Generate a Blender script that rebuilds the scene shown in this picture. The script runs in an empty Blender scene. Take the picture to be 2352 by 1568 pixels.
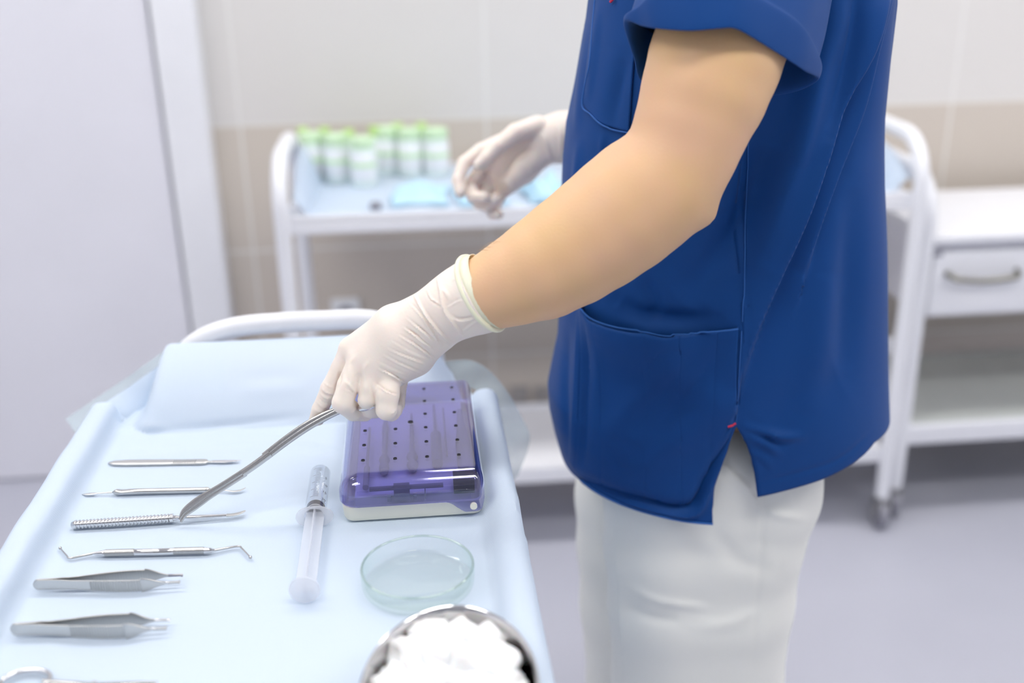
import bpy, bmesh, math, random
import numpy as np
from mathutils import Vector, Matrix
random.seed(4)
rng = np.random.default_rng(7)
SC = bpy.context.scene
COL = SC.collection
# ------------------------------------------------------------------ camera
F = 2450.0
PITCH, YAW, ROLL = math.radians(21.5), math.radians(-5.1), math.radians(1.0)
CAM = np.array([0, 0, 1.38])
FW = np.array([-math.sin(YAW)*math.cos(PITCH), math.cos(YAW)*math.cos(PITCH), -math.sin(PITCH)])
_r0 = np.array([math.cos(YAW), math.sin(YAW), 0.0]); _u0 = np.cross(_r0, FW)
RT = _r0*math.cos(ROLL)-_u0*math.sin(ROLL)
UP = _u0*math.cos(ROLL)+_r0*math.sin(ROLL)
cam = bpy.data.cameras.new('camera'); camo = bpy.data.objects.new('camera', cam); COL.objects.link(camo)
camo.matrix_world = Matrix(((RT[0], UP[0], -FW[0], CAM[0]), (RT[1], UP[1], -FW[1], CAM[1]), (RT[2], UP[2], -FW[2], CAM[2]), (0, 0, 0, 1)))
cam.sensor_width = 36.0; cam.lens = F/2352*36.0; cam.clip_start = 0.02
cam.dof.use_dof = True; cam.dof.focus_distance = 1.02; cam.dof.aperture_fstop = 2.2
SC.camera = camo
# ------------------------------------------------------------------ view, world, lamps
SC.view_settings.view_transform = 'Standard'; SC.view_settings.look = 'None'
SC.view_settings.gamma = 1.0; SC.view_settings.use_curve_mapping = False
SC.view_settings.exposure = -0.06
W = bpy.data.worlds.new('daylight'); SC.world = W; W.use_nodes = True
W.node_tree.nodes['Background'].inputs[0].default_value = (0.86, 0.92, 1.0, 1)
W.node_tree.nodes['Background'].inputs[1].default_value = 0.3
LAMP = 16.6

# ------------------------------------------------------------------ pixel -> place helpers
def ray(px, py): return FW + RT*(px-1176)/F + UP*(784-py)/F
def at(px, py, x=None, y=None, z=None, d=None):
    v = ray(px, py)
    t = (z-CAM[2])/v[2] if z is not None else (y-CAM[1])/v[1] if y is not None else (x-CAM[0])/v[0] if x is not None else d
    return CAM+v*t
def project(V):
    q = np.asarray(V)-CAM; zz = q@FW
    return np.stack([1176+F*(q@RT)/zz, 784-F*(q@UP)/zz], -1)
# ------------------------------------------------------------------ object helpers
def tag(o, label=None, cat=None, group=None, kind=None):
    for k, v in (('label', label), ('category', cat), ('group', group), ('kind', kind)):
        if v: o[k] = v
    return o
def empty(name, loc, label, cat, group=None):
    o = bpy.data.objects.new(name, None); o.location = loc; o.empty_display_size = .05
    COL.objects.link(o); return tag(o, label, cat, group)
def mk(name, V, Fc, mat=None, parent=None, smooth=True, label=None):
    """world-space vertices; parented objects keep their place (parents are unrotated or get matrices from settle())"""
    me = bpy.data.meshes.new(name)
    me.from_pydata([tuple(map(float, v)) for v in V], [], [tuple(map(int, f)) for f in Fc])
    me.validate(); me.update()
    if smooth:
        me.shade_smooth(); me.set_sharp_from_angle(angle=math.radians(48))
    o = bpy.data.objects.new(name, me); COL.objects.link(o)
    if mat: me.materials.append(mat)
    if parent:
        o.parent = parent
        o.location = -parent.location if parent.parent is None else (0, 0, 0)
    if label: o['label'] = label
    return o
def merge(*parts):
    V = []; Fs = []
    for v, f in parts:
        n = len(V); V += [tuple(p) for p in v]; Fs += [tuple(i+n for i in q) for q in f]
    return V, Fs
def box(x0, x1, y0, y1, z0, z1):
    V = [(x, y, z) for z in (z0, z1) for y in (y0, y1) for x in (x0, x1)]
    return V, [(0, 2, 3, 1), (4, 5, 7, 6), (0, 1, 5, 4), (2, 6, 7, 3), (0, 4, 6, 2), (1, 3, 7, 5)]
def bevel(o, w=.003, seg=2):
    m = o.modifiers.new('bevel', 'BEVEL'); m.width = w; m.segments = seg; m.limit_method = 'ANGLE'
    m.harden_normals = False
    w2 = o.modifiers.new('wn', 'WEIGHTED_NORMAL'); return o
def frame_along(P):
    P = np.asarray(P, float); T = np.gradient(P, axis=0); T /= np.linalg.norm(T, axis=1)[:, None]+1e-12
    ref = np.array([0, 0, 1.0]) if abs(T[0, 2]) < .9 else np.array([1.0, 0, 0])
    n = np.cross(T[0], ref); n /= np.linalg.norm(n); N = [n]
    for i in range(1, len(P)):
        n = N[-1]-T[i]*np.dot(N[-1], T[i]); n /= np.linalg.norm(n)+1e-12; N.append(n)
    N = np.array(N); return T, N, np.cross(T, N)
def tube(P, r, seg=12, closed=False, cap=True):
    P = np.asarray(P, float); n = len(P); r = np.broadcast_to(np.asarray(r, float), (n,))
    if closed:
        Q = np.vstack([P[-1], P, P[0]]); T, N, B = frame_along(Q); T, N, B = T[1:-1], N[1:-1], B[1:-1]
    else: T, N, B = frame_along(P)
    a = np.arange(seg)*2*math.pi/seg
    V = (P[:, None]+r[:, None, None]*(np.cos(a)[None, :, None]*N[:, None]+np.sin(a)[None, :, None]*B[:, None])).reshape(-1, 3)
    Fs = []
    for i in range(n if closed else n-1):
        j = (i+1) % n
        for k in range(seg):
            l = (k+1) % seg; Fs.append((i*seg+k, i*seg+l, j*seg+l, j*seg+k))
    if cap and not closed: Fs += [tuple(range(seg))[::-1], tuple((n-1)*seg+k for k in range(seg))]
    return list(map(tuple, V)), Fs
def spline(pts, n=40, closed=False):
    P = np.asarray(pts, float); m = len(P); out = []
    seg = m if closed else m-1
    for i in range(seg):
        if closed: p0, p1, p2, p3 = P[(i-1) % m], P[i], P[(i+1) % m], P[(i+2) % m]
        else: p0, p1, p2, p3 = P[max(i-1, 0)], P[i], P[i+1], P[min(i+2, m-1)]
        k = max(2, n//seg)
        for t in np.arange(k)/k:
            out.append(.5*((2*p1)+(-p0+p2)*t+(2*p0-5*p1+4*p2-p3)*t*t+(-p0+3*p1-3*p2+p3)*t**3))
    if not closed: out.append(P[-1])
    return np.array(out)
def lathe(prof, seg=48, c=(0, 0, 0), close=False):
    V = []; Fs = []; n = len(prof)
    for r, z in prof:
        for k in range(seg):
            a = 2*math.pi*k/seg; V.append((c[0]+r*math.cos(a), c[1]+r*math.sin(a), c[2]+z))
    for i in range(n if close else n-1):
        j = (i+1) % n
        for k in range(seg):
            l = (k+1) % seg; Fs.append((i*seg+k, i*seg+l, j*seg+l, j*seg+k))
    return V, Fs
def grid(fn, nu, nv, closed_u=False):
    V = []; Fs = []
    for j in range(nv):
        for i in range(nu): V.append(fn(i, j))
    for j in range(nv-1):
        for i in range(nu if closed_u else nu-1):
            k = (i+1) % nu; Fs.append((j*nu+i, j*nu+k, (j+1)*nu+k, (j+1)*nu+i))
    return V, Fs
def bar(secs, seg=20):
    """loft along local +x; sections (x, cy, cz, half_y, half_z, exponent)"""
    V = []; Fs = []
    for (x, cy, cz, hy, hz, n) in secs:
        for k in range(seg):
            a = 2*math.pi*(k+.5)/seg; c, s = math.cos(a), math.sin(a)
            V.append((x, cy+hy*math.copysign(abs(c)**(2/n), c), cz+hz*math.copysign(abs(s)**(2/n), s)))
    m = len(secs)
    for i in range(m-1):
        for k in range(seg):
            l = (k+1) % seg; Fs.append((i*seg+k, i*seg+l, (i+1)*seg+l, (i+1)*seg+k))
    Fs += [tuple(range(seg))[::-1], tuple((m-1)*seg+k for k in range(seg))]
    return V, Fs
def smooth01(t): t = np.clip(t, 0, 1); return t*t*(3-2*t)
# ------------------------------------------------------------------ SDF surfaces
class SDF:
    def __init__(s, lo, hi, h):
        s.lo = np.array(lo, float); s.h = h
        s.n = np.ceil((np.array(hi)-s.lo)/h).astype(int)+1
        s.D = np.full(tuple(s.n), 1.0, np.float32)
    def win(s, lo, hi):
        i0 = np.maximum(np.floor((lo-s.lo)/s.h).astype(int), 0); i1 = np.minimum(np.ceil((hi-s.lo)/s.h).astype(int)+1, s.n)
        ax = [s.lo[k]+s.h*np.arange(i0[k], max(i1[k], i0[k])) for k in range(3)]
        X = np.stack(np.meshgrid(*ax, indexing='ij'), -1)
        return tuple(slice(i0[k], max(i1[k], i0[k])) for k in range(3)), X
    def cone(s, a, b, ra, rb, k=.004):
        a = np.asarray(a, float); b = np.asarray(b, float); m = max(ra, rb)+k+4*s.h
        sl, X = s.win(np.minimum(a, b)-m, np.maximum(a, b)+m)
        if X.size == 0: return
        ab = b-a; L = ab@ab+1e-12
        t = np.clip(((X-a)@ab)/L, 0, 1)
        d = np.linalg.norm(X-(a+t[..., None]*ab), axis=-1)-(ra+t*(rb-ra))
        A = s.D[sl]; hh = np.clip(.5+.5*(d-A)/k, 0, 1)
        s.D[sl] = d*(1-hh)+A*hh-k*hh*(1-hh)
    def chain(s, pts, k=.004):
        for (a, ra), (b, rb) in zip(pts[:-1], pts[1:]): s.cone(a, b, ra, rb, k)
    def mesh(s):
        D = s.D; S = D < 0; nx, ny, nz = D.shape
        c = [(i, j, k) for i in (0, 1) for j in (0, 1) for k in (0, 1)]
        cnt = sum(S[i:nx-1+i, j:ny-1+j, k:nz-1+k].astype(np.int8) for i, j, k in c)
        I = np.argwhere((cnt > 0) & (cnt < 8))
        vals = {q: D[I[:, 0]+q[0], I[:, 1]+q[1], I[:, 2]+q[2]] for q in c}
        acc = np.zeros((len(I), 3)); num = np.zeros(len(I))
        for q in c:
            for ax in range(3):
                if q[ax]: continue
                r = list(q); r[ax] = 1; r = tuple(r)
                v0, v1 = vals[q], vals[r]; m = (v0 < 0) != (v1 < 0)
                t = np.where(m, v0/np.where(m, v0-v1, 1), 0)
                p = np.tile(np.array(q, float), (len(I), 1)); p[:, ax] += t
                acc += p*m[:, None]; num += m
        V = s.lo+s.h*(I+acc/num[:, None])
        idx = -np.ones((nx-1, ny-1, nz-1), int); idx[I[:, 0], I[:, 1], I[:, 2]] = np.arange(len(I))
        Fs = []
        for ax in range(3):
            sh = [nx, ny, nz]; sh[ax] -= 1
            a = [slice(0, sh[k]) for k in range(3)]; b = list(a); b[ax] = slice(1, sh[ax]+1)
            E = S[tuple(a)] != S[tuple(b)]
            J = np.argwhere(E); u, v = (ax+1) % 3, (ax+2) % 3
            J = J[(J[:, u] > 0) & (J[:, v] > 0) & (J[:, u] < (nx, ny, nz)[u]-1) & (J[:, v] < (nx, ny, nz)[v]-1)]
            eu = np.zeros(3, int); eu[u] = 1; ev = np.zeros(3, int); ev[v] = 1
            g = lambda Q: idx[Q[:, 0], Q[:, 1], Q[:, 2]]
            q = np.stack([g(J-eu-ev), g(J-ev), g(J), g(J-eu)], 1)
            ins = S[J[:, 0], J[:, 1], J[:, 2]]
            q = np.where(ins[:, None], q, q[:, ::-1]); Fs.append(q)
        return V, np.vstack(Fs)
def relax(V, Fs, it=2, lam=.5):
    Fs = np.asarray(Fs); V = np.asarray(V, float).copy()
    for _ in range(it):
        acc = np.zeros_like(V); n = np.zeros(len(V))
        for a, b in ((0, 1), (1, 2), (2, 3), (3, 0)):
            np.add.at(acc, Fs[:, a], V[Fs[:, b]]); np.add.at(n, Fs[:, a], 1)
            np.add.at(acc, Fs[:, b], V[Fs[:, a]]); np.add.at(n, Fs[:, b], 1)
        V += lam*(acc/n[:, None]-V)
    return V
def normals(V, Fs):
    V = np.asarray(V, float); Fs = np.asarray(Fs)
    n = np.cross(V[Fs[:, 2]]-V[Fs[:, 0]], V[Fs[:, 3]]-V[Fs[:, 1]])
    N = np.zeros_like(V)
    for k in range(4): np.add.at(N, Fs[:, k], n)
    return N/(np.linalg.norm(N, axis=1)[:, None]+1e-12)
def crease(V, Fs, lines, sign=1, face=.05):
    """raise folds / sink creases on the side that faces the photographer. line = (points, width, height in mm, kind)"""
    V = np.asarray(V, float).copy(); N = normals(V, Fs)*sign
    to = CAM-V; to /= np.linalg.norm(to, axis=1)[:, None]
    fac = smooth01(((N*to).sum(1)-face)/.25); P = project(V); disp = np.zeros(len(V))
    for pts, w, amp, kind in lines:
        Q = spline(pts, 24) if len(pts) > 2 else np.array(pts, float)
        seg = np.diff(Q, axis=0); L = np.concatenate([[0], np.cumsum(np.linalg.norm(seg, axis=1))])
        lo, hi = Q.min(0)-7*w, Q.max(0)+7*w
        m = np.where((P[:, 0] > lo[0]) & (P[:, 0] < hi[0]) & (P[:, 1] > lo[1]) & (P[:, 1] < hi[1]) & (fac > 0))[0]
        if not len(m): continue
        p = P[m]; best = np.full(len(m), 1e9); sg = np.zeros(len(m)); al = np.zeros(len(m))
        for i in range(len(seg)):
            l2 = seg[i]@seg[i]+1e-9; t = np.clip(((p-Q[i])@seg[i])/l2, 0, 1)
            dv = p-(Q[i]+t[:, None]*seg[i]); dd = np.linalg.norm(dv, axis=1); u = dd < best
            best[u] = dd[u]; sg[u] = np.sign(seg[i][0]*dv[u, 1]-seg[i][1]*dv[u, 0]); al[u] = (L[i]+t[u]*math.sqrt(l2))
        e = np.sin(np.pi*np.clip(al/L[-1], 0.02, .98))**.5
        s = sg*best/w
        if kind == 's': q = s*np.exp(-s*s)*1.8
        elif kind == 'S': q = smooth01((s+.45)/.9)*np.exp(-(np.maximum(s, 0)/3.0)**2)-.45*smooth01((.45-s)/.9)*np.exp(-(np.minimum(s, 0)/1.6)**2)
        else: q = np.exp(-s*s)
        disp[m] += q*amp*.001*e
    return V+N*(disp*fac)[:, None]
# ------------------------------------------------------------------ materials
def material(name, col, rough=.5, metal=0, spec=.5, noise=0, nscale=20, bump=0, bscale=100, sss=0, sheen=0, coat=0, col2=None):
    m = bpy.data.materials.new(name); m.use_nodes = True; nt = m.node_tree; b = nt.nodes['Principled BSDF']
    b.inputs['Base Color'].default_value = (*col, 1); b.inputs['Roughness'].default_value = rough
    b.inputs['Metallic'].default_value = metal; b.inputs['Specular IOR Level'].default_value = spec
    if sss:
        b.inputs['Subsurface Weight'].default_value = sss; b.inputs['Subsurface Radius'].default_value = (1, .45, .25); b.inputs['Subsurface Scale'].default_value = .012
    if sheen: b.inputs['Sheen Weight'].default_value = sheen
    if coat: b.inputs['Coat Weight'].default_value = coat
    tc = nt.nodes.new('ShaderNodeTexCoord')
    if noise or col2:
        n = nt.nodes.new('ShaderNodeTexNoise'); n.inputs['Scale'].default_value = nscale; n.inputs['Detail'].default_value = 4
        nt.links.new(tc.outputs['Object'], n.inputs['Vector'])
        r = nt.nodes.new('ShaderNodeValToRGB'); c2 = col2 or tuple(c*(1-noise) for c in col)
        r.color_ramp.elements[0].color = (*c2, 1); r.color_ramp.elements[1].color = (*col, 1)
        r.color_ramp.elements[0].position = .35; r.color_ramp.elements[1].position = .65
        nt.links.new(n.outputs['Fac'], r.inputs[0]); nt.links.new(r.outputs[0], b.inputs['Base Color'])
    if bump:
        n = nt.nodes.new('ShaderNodeTexNoise'); n.inputs['Scale'].default_value = bscale; n.inputs['Detail'].default_value = 3
        nt.links.new(tc.outputs['Object'], n.inputs['Vector'])
        bp = nt.nodes.new('ShaderNodeBump'); bp.inputs['Strength'].default_value = bump; bp.inputs['Distance'].default_value = .001
        nt.links.new(n.outputs['Fac'], bp.inputs['Height']); nt.links.new(bp.outputs[0], b.inputs['Normal'])
    return m
def clear_mat(name, tint, gloss=.05, rough=.05, edge=.35, edgecol=(.8, .9, .85)):
    """thin clear plastic or glass: coloured see-through with a mirror coat that grows at grazing angles"""
    m = bpy.data.materials.new(name); m.use_nodes = True; nt = m.node_tree; nt.nodes.clear()
    o = nt.nodes.new('ShaderNodeOutputMaterial'); t = nt.nodes.new('ShaderNodeBsdfTransparent'); g = nt.nodes.new('ShaderNodeBsdfGlossy')
    lw = nt.nodes.new('ShaderNodeLayerWeight'); lw.inputs['Blend'].default_value = .15
    mc = nt.nodes.new('ShaderNodeMix'); mc.data_type = 'RGBA'
    mc.inputs['A'].default_value = (*tint, 1); mc.inputs['B'].default_value = (*edgecol, 1)
    nt.links.new(lw.outputs['Facing'], mc.inputs['Factor']); nt.links.new(mc.outputs['Result'], t.inputs[0])
    fr = nt.nodes.new('ShaderNodeFresnel'); fr.inputs[0].default_value = 1.5
    ge = nt.nodes.new('ShaderNodeNewGeometry'); io = nt.nodes.new('ShaderNodeMath'); io.operation = 'MULTIPLY_ADD'; io.inputs[1].default_value = 1/1.5-1.5; io.inputs[2].default_value = 1.5
    nt.links.new(ge.outputs['Backfacing'], io.inputs[0]); nt.links.new(io.outputs[0], fr.inputs[0])
    ma = nt.nodes.new('ShaderNodeMath'); ma.operation = 'MULTIPLY_ADD'; ma.inputs[1].default_value = edge*2; ma.inputs[2].default_value = gloss; ma.use_clamp = True
    nt.links.new(fr.outputs[0], ma.inputs[0]); g.inputs['Roughness'].default_value = rough; g.inputs[0].default_value = (1, 1, 1, 1)
    mx = nt.nodes.new('ShaderNodeMixShader'); nt.links.new(ma.outputs[0], mx.inputs[0]); nt.links.new(t.outputs[0], mx.inputs[1]); nt.links.new(g.outputs[0], mx.inputs[2])
    nt.links.new(mx.outputs[0], o.inputs[0]); return m
def cloth_drape(name, clear=0.0, col=(.71, .81, .93)):
    m = material(name, col, .75, spec=.25); nt = m.node_tree; b = nt.nodes['Principled BSDF']; out = nt.nodes['Material Output']
    tc = nt.nodes.new('ShaderNodeTexCoord'); mp = nt.nodes.new('ShaderNodeMapping'); nt.links.new(tc.outputs['Object'], mp.inputs[0]); mp.inputs['Rotation'].default_value = (0, 0, .6)
    prev = None
    for ax in ('X', 'Y'):
        w = nt.nodes.new('ShaderNodeTexWave'); w.bands_direction = ax; w.inputs['Scale'].default_value = 190; nt.links.new(mp.outputs[0], w.inputs[0])
        if prev:
            a = nt.nodes.new('ShaderNodeMath'); a.operation = 'MULTIPLY'; nt.links.new(prev.outputs['Fac'], a.inputs[0]); nt.links.new(w.outputs['Fac'], a.inputs[1]); prev = a
        else: prev = w
    n = nt.nodes.new('ShaderNodeTexNoise'); n.inputs['Scale'].default_value = 9; nt.links.new(tc.outputs['Object'], n.inputs[0])
    b1 = nt.nodes.new('ShaderNodeBump'); b1.inputs['Strength'].default_value = .35; b1.inputs['Distance'].default_value = .0006; nt.links.new(prev.outputs[0], b1.inputs['Height'])
    b2 = nt.nodes.new('ShaderNodeBump'); b2.inputs['Strength'].default_value = .25; b2.inputs['Distance'].default_value = .006; nt.links.new(n.outputs['Fac'], b2.inputs['Height']); nt.links.new(b1.outputs[0], b2.inputs['Normal'])
    nt.links.new(b2.outputs[0], b.inputs['Normal'])
    tl = nt.nodes.new('ShaderNodeBsdfTranslucent'); tl.inputs[0].default_value = (*col, 1)
    mx = nt.nodes.new('ShaderNodeMixShader'); mx.inputs[0].default_value = .25; nt.links.new(b.outputs[0], mx.inputs[1]); nt.links.new(tl.outputs[0], mx.inputs[2])
    last = mx
    if clear:
        tr = nt.nodes.new('ShaderNodeBsdfTransparent'); m2 = nt.nodes.new('ShaderNodeMixShader'); m2.inputs[0].default_value = clear
        nt.links.new(mx.outputs[0], m2.inputs[1]); nt.links.new(tr.outputs[0], m2.inputs[2]); last = m2
    nt.links.new(last.outputs[0], out.inputs[0]); return m
def milk(m):   # cloudy plastic: half see-through, half white body
    nt = m.node_tree; out = nt.nodes['Material Output']; src = out.inputs[0].links[0].from_socket
    d = nt.nodes.new('ShaderNodeBsdfDiffuse'); d.inputs[0].default_value = (.95, .96, .99, 1)
    t = nt.nodes.new('ShaderNodeBsdfTranslucent'); t.inputs[0].default_value = (.95, .96, .99, 1)
    a = nt.nodes.new('ShaderNodeMixShader'); nt.links.new(d.outputs[0], a.inputs[1]); nt.links.new(t.outputs[0], a.inputs[2])
    b = nt.nodes.new('ShaderNodeMixShader'); b.inputs[0].default_value = .4; nt.links.new(src, b.inputs[1]); nt.links.new(a.outputs[0], b.inputs[2]); nt.links.new(b.outputs[0], out.inputs[0])
STEEL = material('brushed_steel', (.56, .55, .535), .24, 1, bump=.05, bscale=900)
STEEL2 = material('satin_steel', (.60, .595, .58), .32, 1, bump=.05, bscale=900)
CHROME = material('polished_steel', (.72, .715, .72), .12, 1)
WHITE = material('white_enamel', (.84, .85, .89), .35, noise=.03, nscale=6)
WHITE_DOOR = material('white_door_panel', (.80, .80, .86), .4, noise=.03, nscale=3)
GLOVE = material('cream_latex', (.90, .80, .72), .42, spec=.4, sss=.25, bump=.12, bscale=350)
RIM = material('yellowish_latex_roll', (.92, .88, .66), .4, sss=.2)
SKIN = material('skin', (.78, .49, .31), .5, spec=.35, sss=.2, bump=.15, bscale=420, col2=(.77, .50, .26), nscale=12)
BLUE = material('royal_blue_cotton', (.003, .056, .24), .6, spec=.2, sheen=.04, bump=.12, bscale=1500)
BLUE_EDGE = material('royal_blue_stitching', (.02, .12, .42), .7)
RED = material('red_thread', (.62, .02, .07), .6)
PANTS = material('white_cotton', (.89, .89, .84), .7, spec=.2, bump=.15, bscale=700)
CREAM = material('cream_plastic', (.88, .86, .74), .3, noise=.02)
LILAC = material('lilac_plastic_tray', (.82, .80, .90), .5, noise=.1)
DARK = material('dark_rubber', (.03, .03, .045), .5, noise=.2)
GREYP = material('grey_plastic', (.28, .28, .33), .45, noise=.1)
DRAPE = cloth_drape('pale_blue_drape'); DRAPE_CLEAR = cloth_drape('sheer_blue_drape', .5, (.68, .84, .90))
PURPLE = clear_mat('violet_clear_plastic', (.67, .665, .87), .035, .07, .80, (.26, .25, .72))
GLASS = clear_mat('petri_glass', (.998, 1, .999), .0, .03, .45, (.74, .87, .80))
SYR = clear_mat('clear_syringe_plastic', (.985, .988, .995), .01, .10, .35, (.92, .94, .97))
MILKY = clear_mat('milky_plastic', (.97, .975, .99), .02, .3, .25, (.93, .94, .97)); milk(MILKY)
COTTON = material('cotton_wool', (.84, .84, .85), .95, spec=.05, sss=.2, bump=.6, bscale=240)
FLOORM = material('lavender_vinyl', (.50, .51, .585), .28, spec=.4, col2=(.47, .48, .555), nscale=1.6)
CEILM = material('ceiling_paint', (.85, .85, .85), .8, noise=.02)
GREEN = material('lime_cap', (.56, .80, .28), .5, noise=.05); GREENP = material('pale_green_cap', (.66, .86, .58), .5, noise=.05)
LABEL = material('white_label', (.86, .88, .90), .5, noise=.03); AQUA = material('pale_aqua_bottle', (.76, .87, .84), .35, noise=.03)
MASKB = material('sky_blue_nonwoven', (.52, .77, .93), .8, noise=.1, nscale=30)
FROST = material('frosted_grey_glass', (.55, .58, .56), .35, noise=.05)
DRIVER = material('matt_titanium', (.42, .40, .46), .5, noise=.1)
OUTLET = material('taupe_outlet_plastic', (.40, .38, .37), .5, noise=.05)
INK = material('black_ink', (.05, .05, .08), .6)
def wall_mat():
    m = material('beige_wall_tiles', (.62, .57, .53), .35, spec=.4); nt = m.node_tree; b = nt.nodes['Principled BSDF']
    g = nt.nodes.new('ShaderNodeNewGeometry'); s = nt.nodes.new('ShaderNodeSeparateXYZ'); nt.links.new(g.outputs['Position'], s.inputs[0])
    ax = nt.nodes.new('ShaderNodeMath'); ax.operation = 'ADD'; nt.links.new(s.outputs['X'], ax.inputs[0]); ax.inputs[1].default_value = .424+6.1*1
    az = nt.nodes.new('ShaderNodeMath'); az.operation = 'ADD'; nt.links.new(s.outputs['Z'], az.inputs[0]); az.inputs[1].default_value = -.921+.322*8
    c = nt.nodes.new('ShaderNodeCombineXYZ'); nt.links.new(ax.outputs[0], c.inputs[0]); nt.links.new(az.outputs[0], c.inputs[1])
    br = nt.nodes.new('ShaderNodeTexBrick'); br.offset = 0; br.inputs['Scale'].default_value = 1; br.inputs['Brick Width'].default_value = .61 if False else .61
    br.inputs['Row Height'].default_value = .322; br.inputs['Mortar Size'].default_value = .004; br.inputs['Mortar Smooth'].default_value = .3
    br.inputs['Color1'].default_value = (.60, .54, .475, 1); br.inputs['Color2'].default_value = (.62, .565, .50, 1); br.inputs['Mortar'].default_value = (.74, .72, .68, 1)
    nt.links.new(c.outputs[0], br.inputs['Vector'])
    # the upper courses of tile get lighter colours
    st = nt.nodes.new('ShaderNodeMath'); st.operation = 'GREATER_THAN'; nt.links.new(s.outputs['Z'], st.inputs[0]); st.inputs[1].default_value = .923
    br2 = nt.nodes.new('ShaderNodeTexBrick'); br2.offset = 0
    for k in ('Scale', 'Brick Width', 'Row Height', 'Mortar Size', 'Mortar Smooth'): br2.inputs[k].default_value = br.inputs[k].default_value
    br2.inputs['Color1'].default_value = (.70, .68, .66, 1); br2.inputs['Color2'].default_value = (.71, .69, .67, 1); br2.inputs['Mortar'].default_value = (.78, .77, .75, 1)
    nt.links.new(c.outputs[0], br2.inputs['Vector'])
    mx = nt.nodes.new('ShaderNodeMix'); mx.data_type = 'RGBA'; nt.links.new(st.outputs[0], mx.inputs['Factor'])
    nt.links.new(br.outputs['Color'], mx.inputs['A']); nt.links.new(br2.outputs['Color'], mx.inputs['B']); nt.links.new(mx.outputs['Result'], b.inputs['Base Color'])
    return m
def emit(name, col, s):
    m = bpy.data.materials.new(name); m.use_nodes = True; nt = m.node_tree; nt.nodes.clear()
    o = nt.nodes.new('ShaderNodeOutputMaterial'); e = nt.nodes.new('ShaderNodeEmission'); e.inputs[0].default_value = (*col, 1); e.inputs[1].default_value = s
    nt.links.new(e.outputs[0], o.inputs[0]); return m
# ------------------------------------------------------------------ the room
def struct(name, parts, mat, smooth=False):
    return tag(mk(name, *merge(*parts), mat, smooth=smooth), kind='structure')
XL, XR, YB, YF, H = -2.6, 3.4, 2.70, -2.2, 2.75
struct('floor', [box(XL, XR, YF, YB, -.05, 0)], FLOORM)
struct('ceiling', [box(XL, XR, YF, YB, H, H+.05)], CEILM)
struct('wall_back', [box(XL, XR, YB, YB+.1, 0, H)], wall_mat())
struct('wall_left', [box(XL-.1, XL, YF, YB, 0, H)], WHITE)
struct('wall_right', [box(XR, XR+.1, YF, YB, 0, H)], WHITE)
struct('wall_front', [box(XL, -1.6, YF-.1, YF, 0, H), box(2.4, XR, YF-.1, YF, 0, H), box(-1.6, 2.4, YF-.1, YF, 0, .9), box(-1.6, 2.4, YF-.1, YF, 2.4, H)], WHITE)
wf = struct('added_window_1', [box(-1.6, 2.4, YF-.07, YF-.02, .9, .96), box(-1.6, 2.4, YF-.07, YF-.02, 2.34, 2.4), box(-1.6, -1.54, YF-.07, YF-.02, .96, 2.34), box(2.34, 2.4, YF-.07, YF-.02, .96, 2.34), box(.37, .43, YF-.07, YF-.02, .96, 2.34)], WHITE)  # unseen window frame, added with its opening to let world light in
# white door leaf and its casing on the left
dr = struct('door_1', [box(-1.56, -.602, 2.655, 2.70, .006, 2.06)], WHITE_DOOR)
struct('trim_1', [box(-.592, -.492, 2.645, 2.70, 0, 2.16), box(-1.67, -1.57, 2.645, 2.70, 0, 2.16), box(-1.57, -.592, 2.645, 2.70, 2.07, 2.16)], WHITE)
LP = [(-1.2, .2), (.6, .2), (2.2, .2), (-1.2, 1.75), (.6, 1.75), (2.2, 1.75)]
DIFF = emit('lamp_diffuser', (1, .98, .96), LAMP)
names = ['near the door side', 'in the middle', 'near the drawer table side']
rown = {1.75: 'closest to the tiled wall', .2: 'in the middle row'}
for i, (x, y) in enumerate(LP):
    e = empty('ceiling_light', (x, y, H), f'long ceiling panel light {rown[y]}, {names[i % 3]}', 'ceiling light', 'panel lights on the ceiling')
    f = mk('frame', *merge(box(x-.62, x+.62, y-.17, y-.15, H-.03, H), box(x-.62, x+.62, y+.15, y+.17, H-.03, H), box(x-.62, x-.60, y-.15, y+.15, H-.03, H), box(x+.60, x+.62, y-.15, y+.15, H-.03, H)), WHITE, e, smooth=False)
    mk('diffuser', *box(x-.6, x+.6, y-.15, y+.15, H-.024, H-.004), DIFF, e, smooth=False)
# ------------------------------------------------------------------ wall sockets
def socket(px, py, label, w=.075):
    plate = LABEL if w > .06 else OUTLET
    c = at(px, py, y=YB-.006)
    e = empty('wall_socket', (c[0], YB, c[2]), label, 'socket')
    o = mk('cover_plate', *box(c[0]-w/2, c[0]+w/2, YB-.012, YB, c[2]-w/2, c[2]+w/2), plate, e, smooth=False); bevel(o)
    V, Fc = lathe([(0, 0), (.018, 0), (.02, -.002), (.02, -.008)], 24)
    mk('socket_well', [(c[0]+x, YB-.0125+0*z, c[2]+y) for x, y, z in V][:0] or [(c[0]+x, YB-.0125+z*.05, c[2]+y) for x, y, z in V], Fc, GREYP if w > .06 else plate, e)
socket(795, 716, 'white square wall socket behind the left leg of the long trolley')
socket(1193, 905, 'grey wall outlet low on the wall beside the drape edge', .05)
socket(1247, 903, 'grey wall outlet low on the wall next to the blue tunic', .045)
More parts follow.
